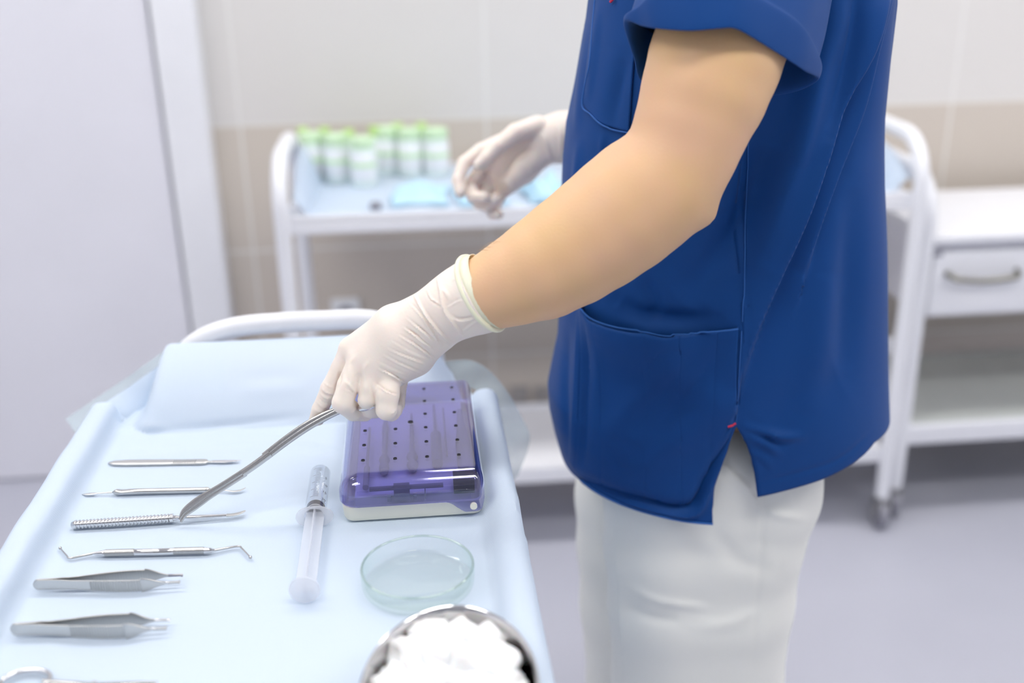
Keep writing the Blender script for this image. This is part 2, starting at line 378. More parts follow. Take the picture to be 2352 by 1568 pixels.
# ------------------------------------------------------------------ rear trolleys
def caster(x, y, parent, zt=.09):
    V, Fc = tube([(x-.011, y, .035), (x+.011, y, .035)], .035, 24)
    c = mk('caster', V, Fc, GREYP, parent)
    bevel(c, .004)
    fk = mk('fork', *merge(box(x-.018, x-.014, y-.014, y+.014, .03, .078), box(x+.014, x+.018, y-.014, y+.014, .03, .078), box(x-.018, x+.018, y-.014, y+.014, .074, .08), tube([(x, y, .078), (x, y, zt)], .008)), STEEL2, c, smooth=False)
    fk.location = (0, 0, 0)
def end_frame(x, y0, y1, ztop, r, parent, z0=.085):
    R = .10; pts = [(x, y0, z0), (x, y0, ztop-R)]
    pts += [(x, y0+R-R*math.cos(a), ztop-R+R*math.sin(a)) for a in np.linspace(.15, math.pi/2, 8)]
    pts += [(x, y1-R+R*math.sin(a), ztop-R+R*math.cos(a)) for a in np.linspace(0, math.pi/2-.15, 8)]
    pts += [(x, y1, ztop-R), (x, y1, z0)]
    P = np.array(pts); Q = [P[0]]
    for a, b in zip(P[:-1], P[1:]):
        k = max(1, int(np.linalg.norm(b-a)/.04)); Q += [a+(b-a)*t/k for t in range(1, k+1)]
    mk('end_frame', *tube(Q, r, 14), WHITE, parent)
def shelf(name, x0, x1, y0, y1, z, lip, parent, m, th=.03):
    o = mk(name, *merge(box(x0, x1, y0, y1, z-th, z), box(x0, x1, y0, y0+.008, z, z+lip), box(x0, x1, y1-.008, y1, z, z+lip)), m, parent, smooth=False)
    bevel(o, .003); return o
ta = empty('supply_trolley', (.4, 2.3, 0), 'long white tube framed trolley carrying green capped bottles behind the person', 'trolley')
AX0, AX1, AY0, AY1, AZ = -.275, 1.075, 2.15, 2.50, .815
end_frame(AX0, AY0, AY1, .938, .0165, ta); end_frame(AX1, AY0, AY1, .938, .0165, ta)
shelf('top_shelf', AX0, AX1, AY0, 2.615, AZ, .012, ta, WHITE, .028)
shelf('bottom_shelf', AX0, AX1, AY0, AY1, .205, .012, ta, WHITE, .028)
for x in (AX0, AX1):
    for y in (AY0, AY1): caster(x, y, ta)
# pale blue liner lying in the top shelf, turned up at both ends
def liner(i, j):
    t = i/79; s = j/15
    x = AX0+.025+t*(AX1-AX0-.05); y = AY0+.012+s*(2.60-AY0-.012)
    e = max(0, 1-i/2.2, 1-(79-i)/2.2)
    z = AZ+.004+.10*smooth01(e)*(.4+.6*math.sin(math.pi*s))+.0015*math.sin(x*60+y*40)
    return (x, y, z)
lo = mk('shelf_liner', *grid(liner, 80, 16), DRAPE); tag(lo, 'pale blue liner sheet lying in the top shelf of the long trolley', 'liner')
md = lo.modifiers.new('s', 'SOLIDIFY'); md.thickness = .002
# bottles
def bottle(x, y, capm, label, group, h=.110, r=.0285):
    e = empty('bottle', (x, y, AZ+.006), label, 'bottle', group); z0 = AZ+.0062
    mk('body', *lathe([(0, 0), (r, 0), (r+.001, .003), (r+.001, h*.72), (r-.004, h*.79), (r-.006, h*.80), (0, h*.80)], 28, (x, y, z0)), AQUA, e)
    mk('label', *lathe([(r+.0013, h*.12), (r+.0016, h*.125), (r+.0016, h*.69), (r+.0013, h*.695)], 28, (x, y, z0)), LABEL, e)
    mk('label_band', *lathe([(r+.0017, h*.40), (r+.0021, h*.405), (r+.0021, h*.50), (r+.0017, h*.505)], 28, (x, y, z0)), GREENP, e)
    mk('cap', *lathe([(r-.003, h*.79), (r+.0002, h*.805), (r+.0002, h*.985), (r-.004, h), (0, h)], 28, (x, y, z0)), capm, e)
place = ['first', 'second', 'third', 'fourth', 'fifth', 'sixth']
fx = [(718, 2.52), (775, 2.49), (834, 2.44), (890, 2.56), (943, 2.53), (1003, 2.52)]
for i, (px, y) in enumerate(fx):
    c = at(px, 370, y=y)
    bottle(c[0], y, GREENP, f'white bottle with pale green cap, {place[i]} from left in the front row', 'front row of bottles on the trolley')
bx = [(699, 2.565), (748, 2.555), (803, 2.52), (862, 2.55), (915, 2.58), (970, 2.575)]
for i, (px, y) in enumerate(bx):
    c = at(px, 340, y=y)
    bottle(c[0], y, GREEN, f'narrow bottle with lime green cap, {place[i]} from left in the rear row', 'rear row of bottles on the trolley', .114, .013)
# crumpled blue packs
def pack(x0, x1, y0, y1, hgt, seed, label):
    r = np.random.default_rng(seed); ph = r.uniform(0, 6, 6)
    def f(i, j):
        s, t = i/27, j/19
        x = x0+(x1-x0)*s+.006*math.sin(5*t+ph[0]); y = y0+(y1-y0)*t+.008*math.sin(6*s+ph[1])
        e = min(1, 6*s, 6*(1-s))*min(1, 6*t, 6*(1-t))
        z = AZ+.011+e*hgt*(.6+.25*math.sin(9*s+ph[2]+3*t)+.2*math.sin(11*t+ph[3]-4*s))
        return (x, y, z)
    o = mk('mask_pack', *grid(f, 28, 20), MASKB); m = o.modifiers.new('s', 'SOLIDIFY'); m.thickness = .004; m.offset = -1
    tag(o, label, 'mask', 'folded blue masks on the trolley')
pack(-.05, .07, 2.22, 2.40, .016, 1, 'folded blue mask lying in front of the bottles on the long trolley')
pack(.085, .19, 2.19, 2.36, .022, 2, 'folded blue mask lying below the hanging gloved hand on the long trolley')
pack(.235, .32, 2.19, 2.34, .045, 3, 'crumpled blue mask on the trolley beside the front of the tunic')
c = at(862, 452, y=2.22)
o = mk('clip', *box(c[0]-.012, c[0]+.012, 2.20, 2.225, AZ+.005, AZ+.02), GREYP, smooth=False); bevel(o, .004); tag(o, 'small grey clip on the liner in front of the bottles', 'clip')
# drawer table at the right
tb = empty('drawer_table', (1.6, 2.4, 0), 'white tube framed table with one drawer and a bottom shelf at the right wall', 'table')
BX0, BX1, BY0, BY1 = 1.125, 2.0, 2.2, 2.60
end_frame(BX0, BY0, BY1, .845, .021, tb); end_frame(BX1, BY0, BY1, .845, .021, tb)
o = mk('table_top', *box(BX0+.02, BX1-.02, BY0-.005, BY1, .690, .713), WHITE, tb, smooth=False); bevel(o, .005)
o = mk('drawer_case', *merge(box(BX0+.025, BX1-.025, BY0+.02, BY1-.02, .512, .689)), WHITE_DOOR, tb, smooth=False)
df = mk('drawer', *box(BX0+.028, BX1-.028, BY0+.0, BY0+.019, .520, .672), WHITE, tb, smooth=False); bevel(df, .004)
c0, c1 = at(2183, 640, y=BY0-.02), at(2345, 634, y=BY0-.02)
hp = [(c0[0], BY0, c0[2]+.006), (c0[0]+.004, BY0-.018, c0[2]+.004)] + [(c0[0]+.01+(c1[0]-c0[0]-.02)*t, BY0-.026, c0[2]-.007*math.sin(math.pi*t)) for t in np.linspace(0, 1, 12)] + [(c1[0]-.004, BY0-.018, c0[2]+.004), (c1[0], BY0, c0[2]+.006)]
o = mk('handle', *tube(hp, .0065, 10), material('dark_bronze_metal', (.25, .24, .20), .3, 1), df); o.location = (0, 0, 0)
c0 = at(2146, 584, y=BY0)
o = mk('maker_plate', *box(c0[0]-.019, c0[0]+.019, BY0-.002, BY0+.001, c0[2]-.005, c0[2]+.005), GREYP, df, smooth=False); o.location = (0, 0, 0)
shelf('bottom_shelf', BX0, BX1, BY0, BY1, .245, .008, tb, FROST, .012)
o = mk('shelf_rail', *box(BX0+.01, BX1-.01, BY0-.012, BY0+.012, .196, .246), WHITE, tb, smooth=False); bevel(o, .005)
for x in (BX0, BX1):
    for y in (BY0, BY1): caster(x, y, tb)
c0 = at(2035, 765, y=2.25)
sb = mk('side_shelf', *merge(box(.98, 1.066, 2.17, 2.34, c0[2]-.02, c0[2]), box(.98, 1.066, 2.17, 2.176, c0[2], c0[2]+.02), box(.98, 1.066, 2.334, 2.34, c0[2], c0[2]+.02)), WHITE, ta, smooth=False); bevel(sb, .003)
# ------------------------------------------------------------------ instrument trolley and its drape
TZ = .85
ti = empty('instrument_trolley', (-.15, .78, 0), 'white instrument trolley under the pale blue drape, arched handle at its far end', 'trolley')
o = mk('tray', *merge(box(-.366, .062, .30, 1.13, TZ-.03, TZ-.006), box(-.378, -.366, .30, 1.13, TZ-.03, TZ+.010), box(.062, .074, .30, 1.13, TZ-.03, TZ+.008)), WHITE, ti, smooth=False)
hp = spline([(-.318, 1.236, .62), (-.318, 1.236, .82), (-.305, 1.236, .875), (-.275, 1.236, .910), (-.23, 1.236, .927), (-.17, 1.236, .931), (-.12, 1.236, .931), (-.06, 1.236, .928), (-.01, 1.236, .905), (.015, 1.236, .86), (.02, 1.236, .62)], 80)
mk('arched_handle', *tube(hp, .0125, 16), WHITE, ti)
for x, y in ((-.34, .36), (.04, .36), (-.34, 1.17), (.04, 1.17)):
    mk('leg', *tube([(x, y, .085), (x, y, TZ-.03)], .014, 14), WHITE, ti); caster(x, y, ti, .1)
shelf('bottom_shelf', -.36, .06, .34, 1.19, .25, .012, ti, WHITE)
dr = empty('surgical_drape', (-.15, .75, TZ), 'pale blue nonwoven drape covering the instrument trolley and hanging over its edges', 'drape')
def arch_z(x):   # height the sheet reaches where it lies against the handle
    return TZ+.066*(smooth01((x+.335)/.032))*(smooth01((.045-x)/.05))
XP = [(-.396, .50), (-.394, .62), (-.391, .74), (-.388, .83), (-.385, .862), (-.3825, .8695), (-.378, .8722), (-.372, .8730), (-.366, .8730), (-.361, .8722), (-.3575, .8690), (-.3555, .8630), (-.3535, .8560), (-.3500, .8515), (-.345, .85)]
XP += [(x, .85) for x in np.linspace(-.337, .035, 74)]
XP += [(.043, .8505), (.049, .852), (.054, .857), (.059, .862), (.065, .8645), (.072, .8650), (.079, .8625), (.084, .855), (.088, .83), (.092, .74), (.096, .62), (.10, .50)]
nx = len(XP); YS = list(np.linspace(.30, 1.11, 120)); NB = 34
def dr_pt(i, j):
    x, z = XP[i]
    if j < len(YS): y = YS[j]; k = 0
    else: k = (j-len(YS)+1)/NB; y = 1.11
    if z < .829:
        w = (.85-z)*.045
        x += w*math.sin(y*31+z*4)+.5*w*math.sin(y*67)
    inter = smooth01((x+.348)/.015)*smooth01((.052-x)/.03)
    wr = 0
    if .8495 < z:   # shallow creases of the unfolded sheet
        wr = .0012*math.sin(y*22+x*9)*math.sin(x*17+y*6)*inter
        wr += .0035*math.exp(-((y-1.065-.10*(x+.2))/.012)**2)*smooth01((-.08-x)/.1)*inter
        wr += .003*math.exp(-(((x+.10)*.5+(y-1.04)*.9)/.006)**2)*smooth01((y-.97)/.05)*smooth01((-.02-x)/.05)
        if not inter: wr += .0012*math.sin(y*50+x*80)
    if k == 0: return (x, y, z+max(wr, -.0004))
    # the far end: up against the handle, then over it and down behind
    if z > .845:
        a = max(arch_z(x), z); top = a
        if k < .7:
            q = k/.7; yy = 1.11+.040*q+(.068*q-.0265*math.sin(math.pi*q))*inter
            zz = z+(top-z)*smooth01(q)**1.0
        else:
            q = (k-.7)/.3; yy = 1.150+.018*math.sin(min(1, q*2)*math.pi/2); zz = top-max(0, q-.15)*.28
            if inter > .5: yy = 1.218 + .004*q; zz = top-.0*q if q < .3 else top
        return (x, yy, zz+wr*(1-k))
    return (x, 1.11+.040*min(1, k/.7)+.018*min(1, max(0, (k-.7)/.15)), z)
V, Fc = grid(dr_pt, nx, len(YS)+NB); Fc = np.array(Fc)
if normals(V, Fc)[:, 2].mean() < 0: Fc = Fc[:, ::-1]
V = crease(V, Fc, [([(575, 1118), (650, 1098), (735, 1085)], 9, 1.8, 'r'), ([(590, 1160), (660, 1138), (725, 1128)], 8, 1.6, 'r'), ([(610, 1200), (660, 1180)], 8, 1.2, 'r'),
    ([(1145, 1285), (1170, 1258), (1205, 1242), (1240, 1246)], 7, 2.2, 'r'), ([(1135, 1290), (1158, 1360), (1165, 1470)], 9, 2.2, 'r'), ([(1120, 1060), (1130, 1160), (1142, 1260)], 9, 1.6, 's'),
    ([(375, 985), (330, 985), (290, 968), (262, 955)], 8, 3.5, 's'), ([(300, 985), (330, 1012), (350, 1040)], 10, 2.5, 'r'), ([(265, 965), (285, 1010), (275, 1045)], 8, 2.5, 'r'),
    ([(400, 1020), (500, 1040), (640, 1030)], 14, 2.0, 'r'), ([(400, 985), (520, 975), (700, 955)], 7, -2.5, 'g'), ([(560, 900), (700, 890)], 12, 2, 'r'), ([(540, 870), (690, 860)], 10, -2, 'g'),
    ([(640, 1400), (660, 1480), (650, 1560)], 16, 1.2, 'r'), ([(100, 1470), (130, 1500), (120, 1540)], 18, 1.2, 'r'), ([(1190, 1130), (1185, 1180)], 8, 1.5, 'r')], 1, -.1)
dm = mk('sheet', V, Fc, DRAPE, dr)
def sheet_between(name, A, B, nv=16, wob=.003, mat=DRAPE_CLEAR, parent=dr, label=None):
    A = spline(A, 30); B = spline(B, 30); n = min(len(A), len(B)); A = A[:n]; B = B[:n]
    def f(i, j):
        t = j/(nv-1); p = A[i]*(1-t)+B[i]*t
        return tuple(p+np.array([0, wob*math.sin(i*.7+t*3)*math.sin(math.pi*t), wob*math.sin(i*.5)*t*(1-t)]))
    return mk(name, *grid(f, n, nv), mat, parent, label=label)
sheet_between('loose_corner', [at(455, 772, y=1.235), at(400, 790, y=1.25), at(300, 860, y=1.26), at(150, 962, y=1.27)],
              [at(430, 850, y=1.235), at(370, 880, y=1.24), at(280, 935, y=1.24), at(188, 1012, y=1.22)], label='sheer loose corner hanging behind the left end')
sheet_between('draped_end', [at(470, 768, y=1.226), at(400, 815, y=1.224), at(300, 885, y=1.19), at(222, 938, y=1.165)],
              [at(420, 900, y=1.222), at(370, 940, y=1.20), at(290, 960, y=1.165), at(224, 962, y=1.155)], mat=DRAPE, wob=.002)
sheet_between('loose_corner', [at(990, 835, y=1.235), at(1085, 828, y=1.235), at(1150, 878, y=1.235), at(1200, 960, y=1.225), at(1217, 1012, y=1.21), at(1190, 1092, y=1.20)],
              [at(1010, 900, y=1.225), at(1080, 890, y=1.225), at(1120, 925, y=1.21), at(1140, 990, y=1.19), at(1160, 1050, y=1.17), at(1172, 1110, y=1.15)], label='sheer loose corner hanging beside the tunic')
# ------------------------------------------------------------------ placing instruments: local x runs from p0 to p1 on the cloth
def tool(name, p0, p1, label, cat, group=None, z=TZ+.0012):
    a, b = at(*p0, z=z+.003), at(*p1, z=z+.003)
    L = float(np.linalg.norm(b-a)); ang = math.atan2(b[1]-a[1], b[0]-a[0])
    e = empty(name, (a[0], a[1], z), label, cat, group); e.rotation_euler = (0, 0, ang)
    return e, L
def part(name, VF, m, parent, label=None, smooth=True):
    o = mk(name, *VF, m, None, smooth); o.parent = parent
    if label: o['label'] = label
    return o
def knurl(x0, x1, r, cz, n, amp, twist=True):
    secs = []; N = n*6; seg = 32; V = []
    for i in range(N+1):
        x = x0+(x1-x0)*i/N
        for k in range(seg):
            a = 2*math.pi*k/seg; b = math.sin(2*math.pi*i/6*.5*2)+ (0 if not twist else 0)
            d = amp*(math.sin(2*math.pi*i/6+6*a)*math.sin(2*math.pi*i/6-6*a)) if twist else amp*max(0, math.sin(2*math.pi*i/6+.0*a))
            V.append((x, (r+d)*math.cos(a), cz+(r+d)*math.sin(a)))
    Fs = [(i*seg+k, i*seg+(k+1) % seg, (i+1)*seg+(k+1) % seg, (i+1)*seg+k) for i in range(N) for k in range(seg)]
    Fs += [tuple(range(seg))[::-1], tuple(N*seg+k for k in range(seg))]
    return V, Fs
# scalpel
e, L = tool('scalpel', (248, 1061), (553, 1057), 'slim steel scalpel with ridged flat handle, farthest instrument on the left of the drape', 'scalpel')
S = lambda px: (px-248)/305*L
h = [(0, 0, .0016, .0004, .0008, 2.5), (S(252), 0, .0016, .0022, .0013, 2.5), (S(262), 0, .0017, .0044, .0016, 3), (S(290), 0, .0018, .0054, .0018, 3.5), (S(380), 0, .0018, .0053, .0018, 3.5), (S(398), 0, .0018, .0050, .0018, 3.5)]
for k in range(12):
    x = S(400+k*4.4); h += [(x, 0, .0018, .0050, .0018, 3.5), (x+.0004, 0, .0018, .0050, .0011, 3.5), (x+.0009, 0, .0018, .0050, .0011, 3.5), (x+.0012, 0, .0018, .0050, .0018, 3.5)]
h += [(S(468), 0, .0018, .0046, .0018, 3.5), (S(474), 0, .0018, .0042, .0017, 3), (S(478), 0, .0018, .0014, .0009, 3), (S(520), 0, .0018, .0012, .0008, 3)]
part('handle', bar(h), STEEL2, e)
part('blade', bar([(S(486), 0, .0024, .0026, .0002, 4), (S(520), 0, .0024, .0028, .0002, 4), (S(530), .0002, .0024, .0024, .0002, 4), (S(545), .0008, .0024, .0012, .0002, 4), (L, .0018, .0024, .0002, .0001, 4)]), CHROME, e, 'polished narrow blade')
# wax carver
e, L = tool('wax_carver', (187, 1131), (563, 1123), 'thin steel double ended carver with smooth faceted handle, second instrument from the far end', 'dental instrument')
S = lambda px: (px-187)/376*L
part('handle', bar([(S(258), 0, .0026, .0008, .0008, 2), (S(263), 0, .0027, .0022, .0022, 2), (S(268), 0, .0028, .0030, .0028, 2.5), (S(280), 0, .0030, .0034, .0014, 3), (S(300), 0, .0030, .0032, .0022, 3), (S(318), 0, .0030, .0029, .0029, 2.2), (S(470), 0, .0030, .0028, .0028, 2.2), (S(476), 0, .0030, .0030, .0030, 2.2), (S(479), 0, .003, .0026, .0026, 2), (S(484), 0, .003, .0009, .0009, 2)]), STEEL, e)
part('tip', bar([(0, 0, .0010, .0002, .0002, 2), (S(195), 0, .0012, .0014, .0004, 2), (S(205), 0, .0014, .0022, .0005, 2), (S(216), 0, .0016, .0018, .0006, 2), (S(224), 0, .0018, .0007, .0006, 2), (S(262), 0, .0026, .0008, .0008, 2)]), STEEL2, e, 'leaf shaped tip')
part('tip', bar([(S(478), 0, .0030, .0009, .0009, 2), (S(510), 0, .0028, .0007, .0007, 2), (S(522), -.001, .0024, .0010, .0006, 2), (S(538), -.0022, .0020, .0016, .0005, 2), (S(552), -.001, .0022, .0016, .0005, 2), (L, .0028, .0030, .0008, .0003, 2)]), STEEL2, e, 'curved scoop tip')
# ribbed elevator
e, L = tool('periosteal_elevator', (163, 1208), (563, 1181), 'steel elevator with thick ribbed handle, the one the forceps tip touches', 'dental instrument')
S = lambda px: (px-163)/400*L
h = [(0, 0, .0042, .0010, .0010, 2), (S(165), 0, .0042, .0028, .0028, 2), (S(170), 0, .0042, .0040, .0036, 2.2)]
n = 27
for k in range(n):
    x = S(174+k*8.1); h += [(x, 0, .0044, .0044, .0040, 2.4), (x+.0011, 0, .0044, .0044, .0040, 2.4), (x+.0018, 0, .0044, .0034, .0031, 2.4), (x+.0026, 0, .0044, .0034, .0031, 2.4)]
h += [(S(390), 0, .0044, .0043, .0040, 2.4), (S(397), 0, .0044, .0043, .0040, 2.4), (S(398), 0, .0044, .0020, .0020, 2)]
part('handle', bar(h, 28), CHROME, e, 'polished ribbed handle')
part('shank', bar([(S(397), 0, .0044, .0026, .0024, 2.4), (S(404), 0, .0044, .0024, .0022, 2.4), (S(410), 0, .0044, .0016, .0016, 2), (S(422), 0, .0042, .0016, .0015, 2), (S(436), 0, .0040, .0026, .0016, 3), (S(470), 0, .0036, .0024, .0014, 3), (S(520), 0, .0034, .0020, .0010, 3)]), CHROME, e)
part('tip', bar([(S(518), 0, .0034, .0020, .0010, 3), (S(534), .0004, .0032, .0024, .0008, 3), (S(548), .0018, .0034, .0025, .0006, 3), (S(558), .0034, .0040, .0020, .0005, 3), (L, .0044, .0044, .0010, .0003, 3)]), STEEL2, e, 'flat spoon shaped tip')
# curette
e, L = tool('double_ended_curette', (138, 1273), (577, 1261), 'slender double ended curette with two knurled grips and bent wire ends', 'dental instrument')
S = lambda px: (px-138)/439*L
part('handle', bar([(S(212), 0, .0030, .0012, .0012, 2), (S(216), 0, .003, .0015, .0015, 2), (S(236), 0, .0030, .0027, .0027, 2), (S(239), 0, .0030, .0030, .0030, 2), (S(241), 0, .003, .0026, .0026, 2), (S(308), 0, .0030, .0026, .0026, 2), (S(310), 0, .003, .0031, .0031, 2), (S(397), 0, .0030, .0031, .0031, 2), (S(399), 0, .003, .0026, .0026, 2), (S(468), 0, .003, .0026, .0026, 2), (S(470), 0, .003, .0030, .0030, 2), (S(486), 0, .0030, .0022, .0022, 2), (S(487), 0, .003, .0015, .0015, 2), (S(494), 0, .003, .0012, .0012, 2)]), CHROME, e)
for a, b in ((241, 308), (399, 468)):
    part('knurled_grip', knurl(S(a), S(b), .0031, .0032, 18, .00035), STEEL, e)
def yoff(px, py):   # lateral offset of a photographed point from the curette axis
    p = at(px, py, z=TZ+.004); M = Matrix.Rotation(-e.rotation_euler.z, 3, 'Z'); q = M@(Vector(p)-e.location); return (q.x, q.y, .0022)
w1 = [(S(214), 0, .003), yoff(188, 1275), yoff(160, 1280), yoff(152, 1273), yoff(138, 1257)]
w2 = [(S(492), 0, .003), yoff(520, 1257), yoff(548, 1253), yoff(556, 1258), yoff(575, 1278)]
for w in (w1, w2):
    P = spline(w, 30); part('wire_end', merge(tube(P, np.linspace(.0013, .0006, len(P)), 10), lathe([(0, -.0016), (.0012, -.001), (.0016, 0), (.0012, .001), (0, .0016)], 14, P[-1])), STEEL, e)
# tissue forceps lying on edge
def tweezers(p0, p1, label, dark_tip, wid=1.0):
    e, L = tool('tweezers', p0, p1, label, 'tweezers', 'short toothed tweezers on the drape')
    zc = .0064
    def arm(sgn, name):
        ts = np.concatenate([np.linspace(0, .05, 9), np.linspace(.07, .36, 8), np.linspace(.38, .76, 86), np.linspace(.78, 1, 16)])
        secs = []
        for t in ts:
            x = t*L
            gap = (.0008+.0068*smooth01((t-.02)/.66)) if t < .70 else .0076-.0020*smooth01((t-.70)/.22)
            hz = .0050*min(1, math.sqrt(max(1e-4, 1-(1-min((t+.002)/.035, 1))**2)))*wid if t < .04 else .0050*wid
            if .2 < t: hz = (.0046+.0010*smooth01((t-.25)/.35))*wid
            if t > .74: hz = (.0056*wid)*(1-smooth01((t-.74)/.17))+.0011
            th = .0006 if t < .8 else .0007
            if t > .9: th = .0008
            rib = 0
            if .385 < t < .755 and sgn < 0: rib = .0007*(1 if int((t-.385)/.37*86*.5) % 2 else -.2)
            if .385 < t < .755 and sgn > 0: rib = .0007*(1 if int((t-.385)/.37*86*.5) % 2 else -.2)
            secs.append((x, sgn*(gap+rib*.5), zc, th+abs(rib)*.5, max(hz, .0004), 5))
        part(name, bar(secs, 24), STEEL2, e)
        tt = [(L*.9, sgn*.0056, zc, .0009, .0012, 3), (L*.985, sgn*.0053, zc, .0008, .0010, 3), (L*.99, sgn*.0048, zc, .0012, .0010, 3), (L, sgn*.0045, zc, .001, .0009, 3)]
        part('tip', bar(tt, 14), GREYP if (dark_tip and sgn > 0) else CHROME, e, 'dark tip' if (dark_tip and sgn > 0) else None)
    arm(-1, 'blade'); arm(1, 'blade')
    return e
tweezers((79, 1350), (418, 1336), 'steel tweezers with one dark tip, below the curette', True)
tweezers((27, 1453), (388, 1441), 'steel tweezers with two bright tips, nearer the scissors ring', False, 1.1)
# scissors, mostly outside the frame
e, L = tool('scissors', (32, 1592), (362, 1568), 'steel scissors with round finger rings at the near left corner of the drape', 'scissors', z=TZ+.0015)
for s, nm in ((1, 0), (-1, 0)):
    cy = .0125*s
    ring = [(.004+.0180*math.cos(a), cy+.0105*math.sin(a)*1.25, .0035) for a in np.linspace(0, 2*math.pi, 40, endpoint=False)]
    r = part('finger_ring', tube(ring, .0019, 12, closed=True), CHROME, e)
    V, Fc = bar([(.018, cy*.8, .0035, .0018, .0022, 3), (.04, cy*.35, .0035+.001*s, .0020, .0018, 3), (L*.55, 0, .0035+.0012*s, .0034, .0010, 3), (L*.62, -s*.0004, .0035+.001*s, .0034, .0009, 3), (L*.85, -s*.0003, .0035+.0009*s, .0020, .0007, 3), (L, 0, .0035+.0008*s, .0004, .0003, 3)])
    part('blade', (V, Fc), STEEL, e)
part('pivot_screw', lathe([(0, .0016), (.0022, .0014), (.0026, 0)], 20, (L*.56, 0, .0062)), CHROME, e)
# ------------------------------------------------------------------ syringe
a = at(700, 1366, z=TZ+.010); b = at(737, 1085, z=TZ+.010); L = float(np.linalg.norm(b-a)); ang = math.atan2(b[1]-a[1], b[0]-a[0])
e = empty('syringe', (a[0], a[1], TZ+.001), 'clear twenty millilitre plastic syringe with drawn plunger beside the violet case', 'syringe'); e.rotation_euler = (0, 0, ang)
def xl(VF, cz=.0105, x0=0): return [(z+x0, x, y+cz) for x, y, z in VF[0]], VF[1]
XFl = L*(1366-1215)/(1366-1085)*1.06
bar_end = XFl+.090
R = .0102
bl = part('barrel', xl(lathe([(R, XFl), (R, bar_end-.003), (R-.003, bar_end), (.0035, bar_end+.001), (.0022, bar_end+.003), (.0020, bar_end+.014), (.0014, bar_end+.014), (.0016, bar_end+.002), (R-.004, bar_end-.002), (R-.0011, bar_end-.004), (R-.0011, XFl)], 40, close=True)), SYR, e)
fl = []
V = []; 
for s in (0, .0018):
    for k in range(40):
        t = 2*math.pi*k/40; yy = .0175*math.copysign(abs(math.cos(t))**.8, math.cos(t)); zz = .0112*math.sin(t)
        V.append((XFl+s, yy, .0115+zz*.95))
for s in (0, .0018):
    for k in range(40):
        t = 2*math.pi*k/40; V.append((XFl+s, .0092*math.cos(t), .0115+.0092*math.sin(t)))
Fc = []
for k in range(40):
    l = (k+1) % 40
    Fc += [(k, l, 40+l, 40+k), (80+l, 80+k, 120+k, 120+l), (l, k, 80+k, 80+l), (40+k, 40+l, 120+l, 120+k)]
part('finger_flange', (V, Fc), MILKY, e)
pl = part('plunger', merge(box(.002, XFl+.012, -.0088, .0088, .0100, .0110), box(.002, XFl+.012, -.0007, .0007, .0037, .0172), xl(lathe([(0, 0), (.0125, 0), (.0130, .001), (.0125, .002), (0, .002)], 32), .0135), xl(lathe([(0, XFl+.010), (.0085, XFl+.010), (.0085, XFl+.012), (0, XFl+.012)], 32))), MILKY, e, smooth=False)
part('stopper', xl(lathe([(0, XFl+.012), (.0080, XFl+.012), (.0090, XFl+.0135), (.0090, XFl+.015), (.0076, XFl+.016), (.0090, XFl+.0175), (.0088, XFl+.019), (0, XFl+.021)], 32)), DARK, e, 'dark rubber stopper')
Vm = []; Fm = []; sc0, sc1 = XFl+.024, XFl+.080
def arc(x, a0, a1, w=.00025):
    n = 8; base = len(Vm)
    for k in range(n+1):
        t = a0+(a1-a0)*k/n
        for dx in (-w, w): Vm.append((x+dx, (R+.00012)*math.sin(t), .0105+(R+.00012)*math.cos(t)))
    for k in range(n): Fm.append((base+2*k, base+2*k+1, base+2*k+3, base+2*k+2))
for k in range(21):
    x = sc1-(sc1-sc0)*k/20; arc(x, -.25 if k % 5 else -.25, .25 if k % 5 else .55)
gm = part('graduation_marks', (Vm, Fm), INK, e, smooth=False); gm['kind'] = 'stuff'
def text(s, size, loc, rot, m, parent, name='numeral'):
    c = bpy.data.curves.new(name, 'FONT'); c.body = s; c.size = size; c.align_x = 'CENTER'; c.align_y = 'CENTER'; c.extrude = .00003
    o = bpy.data.objects.new(name, c); COL.objects.link(o); c.materials.append(m); o.parent = parent; o.location = loc; o.rotation_euler = rot; return o
for k, s in ((5, '5'), (10, '10'), (15, '15'), (20, '20')):
    x = sc1-(sc1-sc0)*k/20; t = .83
    text(s, .0052, (x-.0028, -(R+.0002)*math.sin(t), .0105+(R+.0002)*math.cos(t)), (0, 0, 0), INK, e)
text('mL', .0042, (sc0-.0068, -(R+.0002)*math.sin(.83), .0105+(R+.0002)*math.cos(.83)), (0, 0, 0), INK, e)
bpy.context.view_layer.update()
for o in list(e.children):
    if o.type == 'FONT':   # lay the lettering round the barrel so it reads from the plunger end
        me = bpy.data.meshes.new_from_object(o); n_ = bpy.data.objects.new('numeral' if o.data.body != 'mL' else 'unit_mark', me); COL.objects.link(n_); n_.parent = e
        n_.location = o.location; n_.rotation_euler = (Matrix.Rotation(.83, 3, 'X')@Matrix.Rotation(-math.pi/2, 3, 'Z')).to_euler()
        bpy.data.objects.remove(o)
